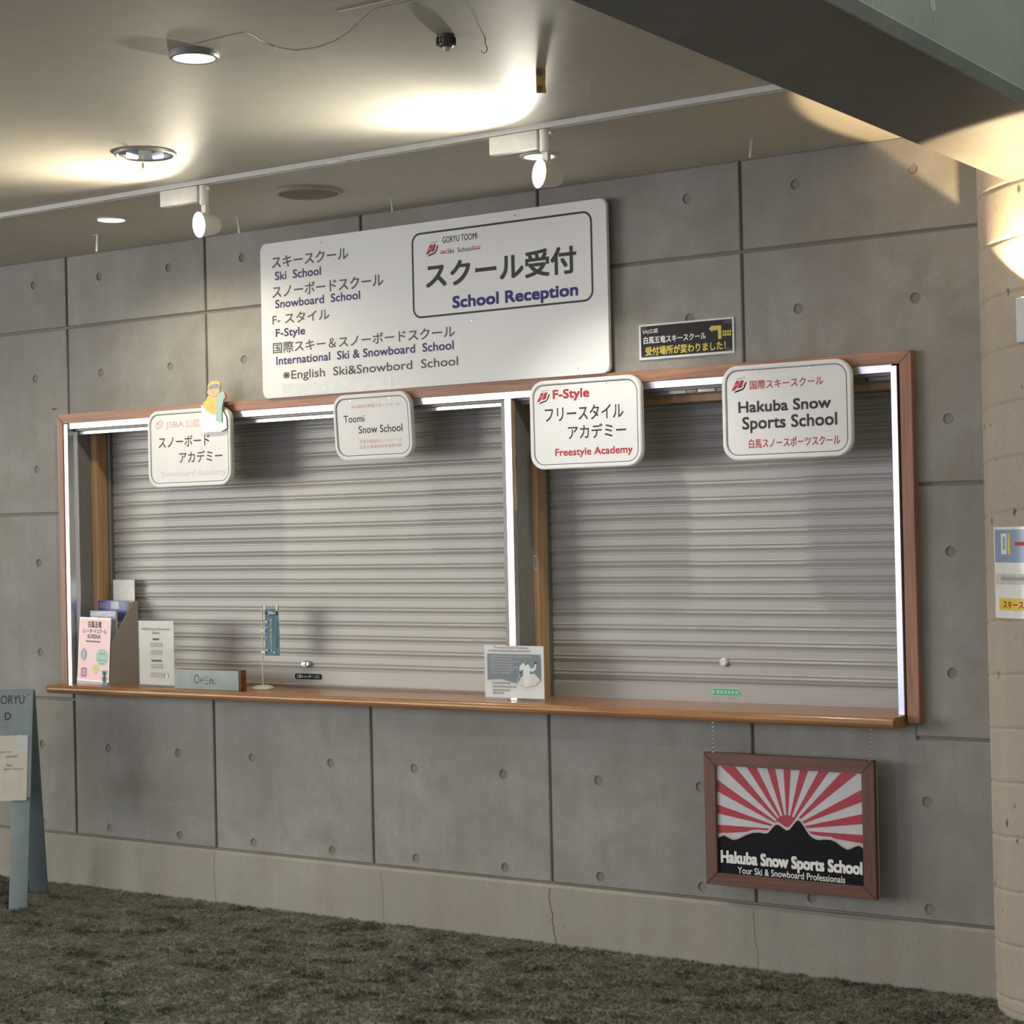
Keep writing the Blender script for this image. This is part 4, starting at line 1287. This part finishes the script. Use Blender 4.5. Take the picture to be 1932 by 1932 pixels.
# bits left hanging from old decorations
t = root('tape_strip', (3.791, -1.645, CEIL), 'hanging strip of stained kraft tape curling from the ceiling', 'tape', rot=(0, 0, math.radians(34)))
bm = bmesh.new()
L, R = [], []
for i in range(9):
    zz = -0.075 * i / 8
    yy = 0.006 * math.sin(i * 0.5)
    L.append(bm.verts.new((-0.014, yy, zz)))
    R.append(bm.verts.new((0.014 + 0.001 * math.sin(i), yy + 0.004, zz)))
for i in range(8):
    bm.faces.new((L[i], R[i], R[i + 1], L[i + 1]))
bmesh.ops.solidify(bm, geom=bm.faces[:], thickness=0.0006)
obj('strip', bm, 'kraft_tape', t)
flats('stain', [disc(-0.004, -0.014, 0.010, 12, 0.012), disc(-0.004, -0.062, 0.008, 12, 0.012)], -0.003, 'tape_stain', t)
t = root('ceiling_hook', (3.86, -2.03, CEIL), 'thin bent wire hook on the ceiling beside the smoke detector', 'hook')
obj('wire', tube(bmesh.new(), [(0, 0, 0), (0.0, 0.0, -0.018), (0.004, 0.004, -0.030), (0.002, 0.002, -0.042), (-0.006, -0.004, -0.044), (-0.010, -0.006, -0.036)], 0.0014, 6), 'steel_dark', t)
t = root('string_scrap', (3.843, -1.462, CEIL), 'limp bit of string taped to the ceiling right of the kraft strip', 'string')
obj('string', tube(bmesh.new(), [(-0.002, 0, 0), (0.001, 0, -0.02), (-0.001, 0, -0.04), (-0.008, 0, -0.058)], 0.0011, 6), 'ivory', t)
obj('tape', prism_xz(bmesh.new(), [(-0.03, -0.0006), (0.03, -0.0006), (0.03, 0), (-0.03, 0)], -0.008, 0.010), 'wire_grey', t)
for x, y, h, w, tilt, m, lab in ((0.596, -0.364, 0.075, 0.012, 0.06, 'fixing_white', 'bright white hanger strip under the ceiling left of the first spotlight'), (1.388, -0.318, 0.074, 0.011, -0.16, 'wire_grey', 'grey hanger strip under the ceiling right of the first spotlight'),
                              (2.199, -0.306, 0.074, 0.007, -0.10, 'wire_grey', 'thin grey hanger strip under the ceiling right of the loudspeaker'), (3.814, -0.326, 0.066, 0.010, 0.12, 'wire_grey', 'kinked hanger strip under the ceiling above the black notice')):
    t = root('hanger_strip', (x, y, CEIL), lab, 'hanger', 'old hanger strips near the wall')
    o = box('strip', -w / 2, w / 2, -0.001, 0.001, -h, 0.0, m, t, 0.0004)
    o.rotation_euler = (0, tilt, 0)
    box('tab', -0.028, 0.012, -0.006, 0.006, -0.0015, 0.0, m, t)
t = root('loose_wire', (3.5, -2.35, CEIL), 'thin pale wire stapled loosely across the ceiling', 'wire')
W_ = [(3.934, -2.432), (3.80, -2.432), (3.70, -2.37), (3.598, -2.296), (3.51, -2.25), (3.431, -2.23), (3.367, -2.245), (3.347, -2.312), (3.36, -2.39), (3.376, -2.432), (3.385, -2.473), (3.339, -2.476), (3.25, -2.47), (3.20, -2.465)]
obj('wire', tube(bmesh.new(), [(x - 3.5, y + 2.35, -0.0005) for x, y in W_], 0.0010, 6), 'wire_pale', t, smooth=True)
box('staple', 3.35 - 3.5 - 0.006, 3.35 - 3.5 + 0.006, -2.315 + 2.35, -2.309 + 2.35, -0.006, 0, 'ivory', t)
t = root('wire_cover', (3.85, -2.478, CEIL), 'straight pale cable cover strip on the ceiling at the top of the picture', 'cable cover')
box('strip', -0.14, 0.16, -0.004, 0.004, -0.003, 0, 'wire_pale', t, 0.001)
t = root('wall_screw', (-0.096, -0.001, 2.276), 'small screw sticking out of the wall above the timber corner', 'screw')
obj('shank', lathe(bmesh.new(), [(0.0, 0.014), (0.005, 0.013), (0.005, 0.010), (0.0025, 0.009), (0.0025, 0.0)], 10, axis=(0, -1, 0)), 'steel_dark', t)

# ------------------------------------------------------------------ A-board at the left
dA = Vector((0.82, 0.57, 0)).normalized()
ang = math.atan2(dA.y, dA.x)
ab = root('a_board', (0.243, -0.528, 0.0), 'blue-grey wooden A-board with a taped paper notice by the counter', 'A-board', rot=(0, 0, ang))
lean = math.atan2(0.185, 0.975)
bm = bmesh.new()
bbox(bm, -0.62, 0.004, -0.012, 0.0, 0.495, 0.985)
front = obj('front_panel', bm, 'board_blue', ab)
front.rotation_euler = (-lean, 0, 0)
for x in (-0.60, -0.082):
    o = box('front_leg', x, x + 0.082, 0.0005, 0.016, 0.0, 0.98, 'board_blue', ab, 0.001)
    o.rotation_euler = (-lean, 0, 0)
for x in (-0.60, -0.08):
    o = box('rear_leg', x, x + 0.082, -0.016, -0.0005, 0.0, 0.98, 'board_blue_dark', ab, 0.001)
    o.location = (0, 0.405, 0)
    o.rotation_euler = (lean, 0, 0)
writing(front, 'GORYU', -0.172, -0.034, 0.918, 0.958, -0.0126, 'dark', 0.0)
writing(front, 'D', -0.121, -0.093, 0.846, 0.880, -0.0126, 'dark', 0.01)
obj('bolt', lathe(bmesh.new(), [(0.0, 0.004), (0.004, 0.003), (0.005, 0.0)], 12, (-0.028, -0.0122, 0.958), (0, -1, 0)), 'chrome', front, smooth=True)
pn = root('paper_notice', (0.243, -0.528, 0.0), 'cream paper notice taped to the front of the A-board', 'notice', rot=(0, 0, ang))
pp = box('sheet', -0.33, -0.012, -0.0145, -0.0135, 0.482, 0.775, 'paper_aged', pn)
pp.rotation_euler = (-lean, 0, 0)
for w_, xa_, xb_, z_ in (('private lessons for', -0.150, -0.039, 0.694), ('between', -0.108, -0.058, 0.675), ('check', -0.108, -0.080, 0.636), ('Sports Around', -0.117, -0.032, 0.617)):
    writing(pp, w_, xa_, xb_, z_, z_ + 0.013, -0.0149, 'grey', 0.0)
flat('clear_tape', [(-0.09, 0.69), (-0.014, 0.70), (-0.014, 0.772), (-0.06, 0.778)], -0.0150, 'tape_film', pp)

# ------------------------------------------------------------------ on the pillar
def on_pillar(adeg, z, off=0.002):
    a = math.radians(adeg)
    return (PC[0] + (PR + off) * math.cos(a), PC[1] + (PR + off) * math.sin(a), z)


def curved(name, a0, a1, z0, z1, off, m, parent, n=10):
    bm = bmesh.new()
    A, B = [], []
    for i in range(n + 1):
        a = a0 + (a1 - a0) * i / n
        A.append(bm.verts.new(on_pillar(a, z0, off)))
        B.append(bm.verts.new(on_pillar(a, z1, off)))
    for i in range(n):
        bm.faces.new((A[i], A[i + 1], B[i + 1], B[i]))
    return obj(name, bm, m, parent, smooth=True)


ps = root('pillar_poster', (0, 0, 0), 'laminated poster with a blue top and yellow strip on the round pillar', 'poster')
curved('sheet', -136, -98, 1.320, 1.620, 0.003, 'laminate_white', ps)
curved('blue_field', -134.8, -98.5, 1.503, 1.611, 0.0036, 'poster_blue', ps)
curved('white_label', -128, -123.2, 1.530, 1.598, 0.0042, 'paper_white', ps, 3)
curved('label_print', -126.6, -124.4, 1.545, 1.588, 0.0046, 'soft_grey', ps, 2)
curved('yellow_label', -122.4, -120.3, 1.530, 1.598, 0.0042, 'poster_yellow', ps, 2)
curved('red_dot', -117, -108, 1.558, 1.570, 0.0042, 'red', ps, 4)
curved('grey_band', -134.8, -98.5, 1.431, 1.466, 0.0036, 'paper_cream', ps)
curved('band_print', -129, -106, 1.444, 1.456, 0.0042, 'soft_grey', ps)
curved('yellow_strip', -131.5, -98.5, 1.346, 1.386, 0.0036, 'poster_yellow', ps)
writing(ps, 'スキースクール', -127.5, -99.5, 1.352, 1.378, 0, 'red', 0.02, warp=lambda x, y, z: on_pillar(x, z, 0.0042))

# white uplighter fixed to the pillar, its lens in the top
ul = root('uplighter', (4.89, -0.40, 2.20), 'white box uplighter fixed to the round pillar, at the right edge', 'wall light')
box('housing', -0.095, 0.16, -0.07, 0.09, 0.0, 0.142, 'box_white', ul, 0.003, 1)
obj('lens', lathe(bmesh.new(), [(0.0, 0.146), (0.014, 0.145), (0.018, 0.141), (0.0, 0.1405)], 20, (-0.074, -0.037, 0)), 'lamp_glow_warm', ul, smooth=True)
ud = Vector((math.cos(math.radians(14)) * math.cos(math.radians(72)), math.sin(math.radians(14)) * math.cos(math.radians(72)), math.sin(math.radians(72))))
lamp('uplight_beam', 'SPOT', (4.812, -0.438, 2.352), ud, 55, (1.0, 0.74, 0.42), spot_size=math.radians(132), spot_blend=0.06, shadow_soft_size=0.012)
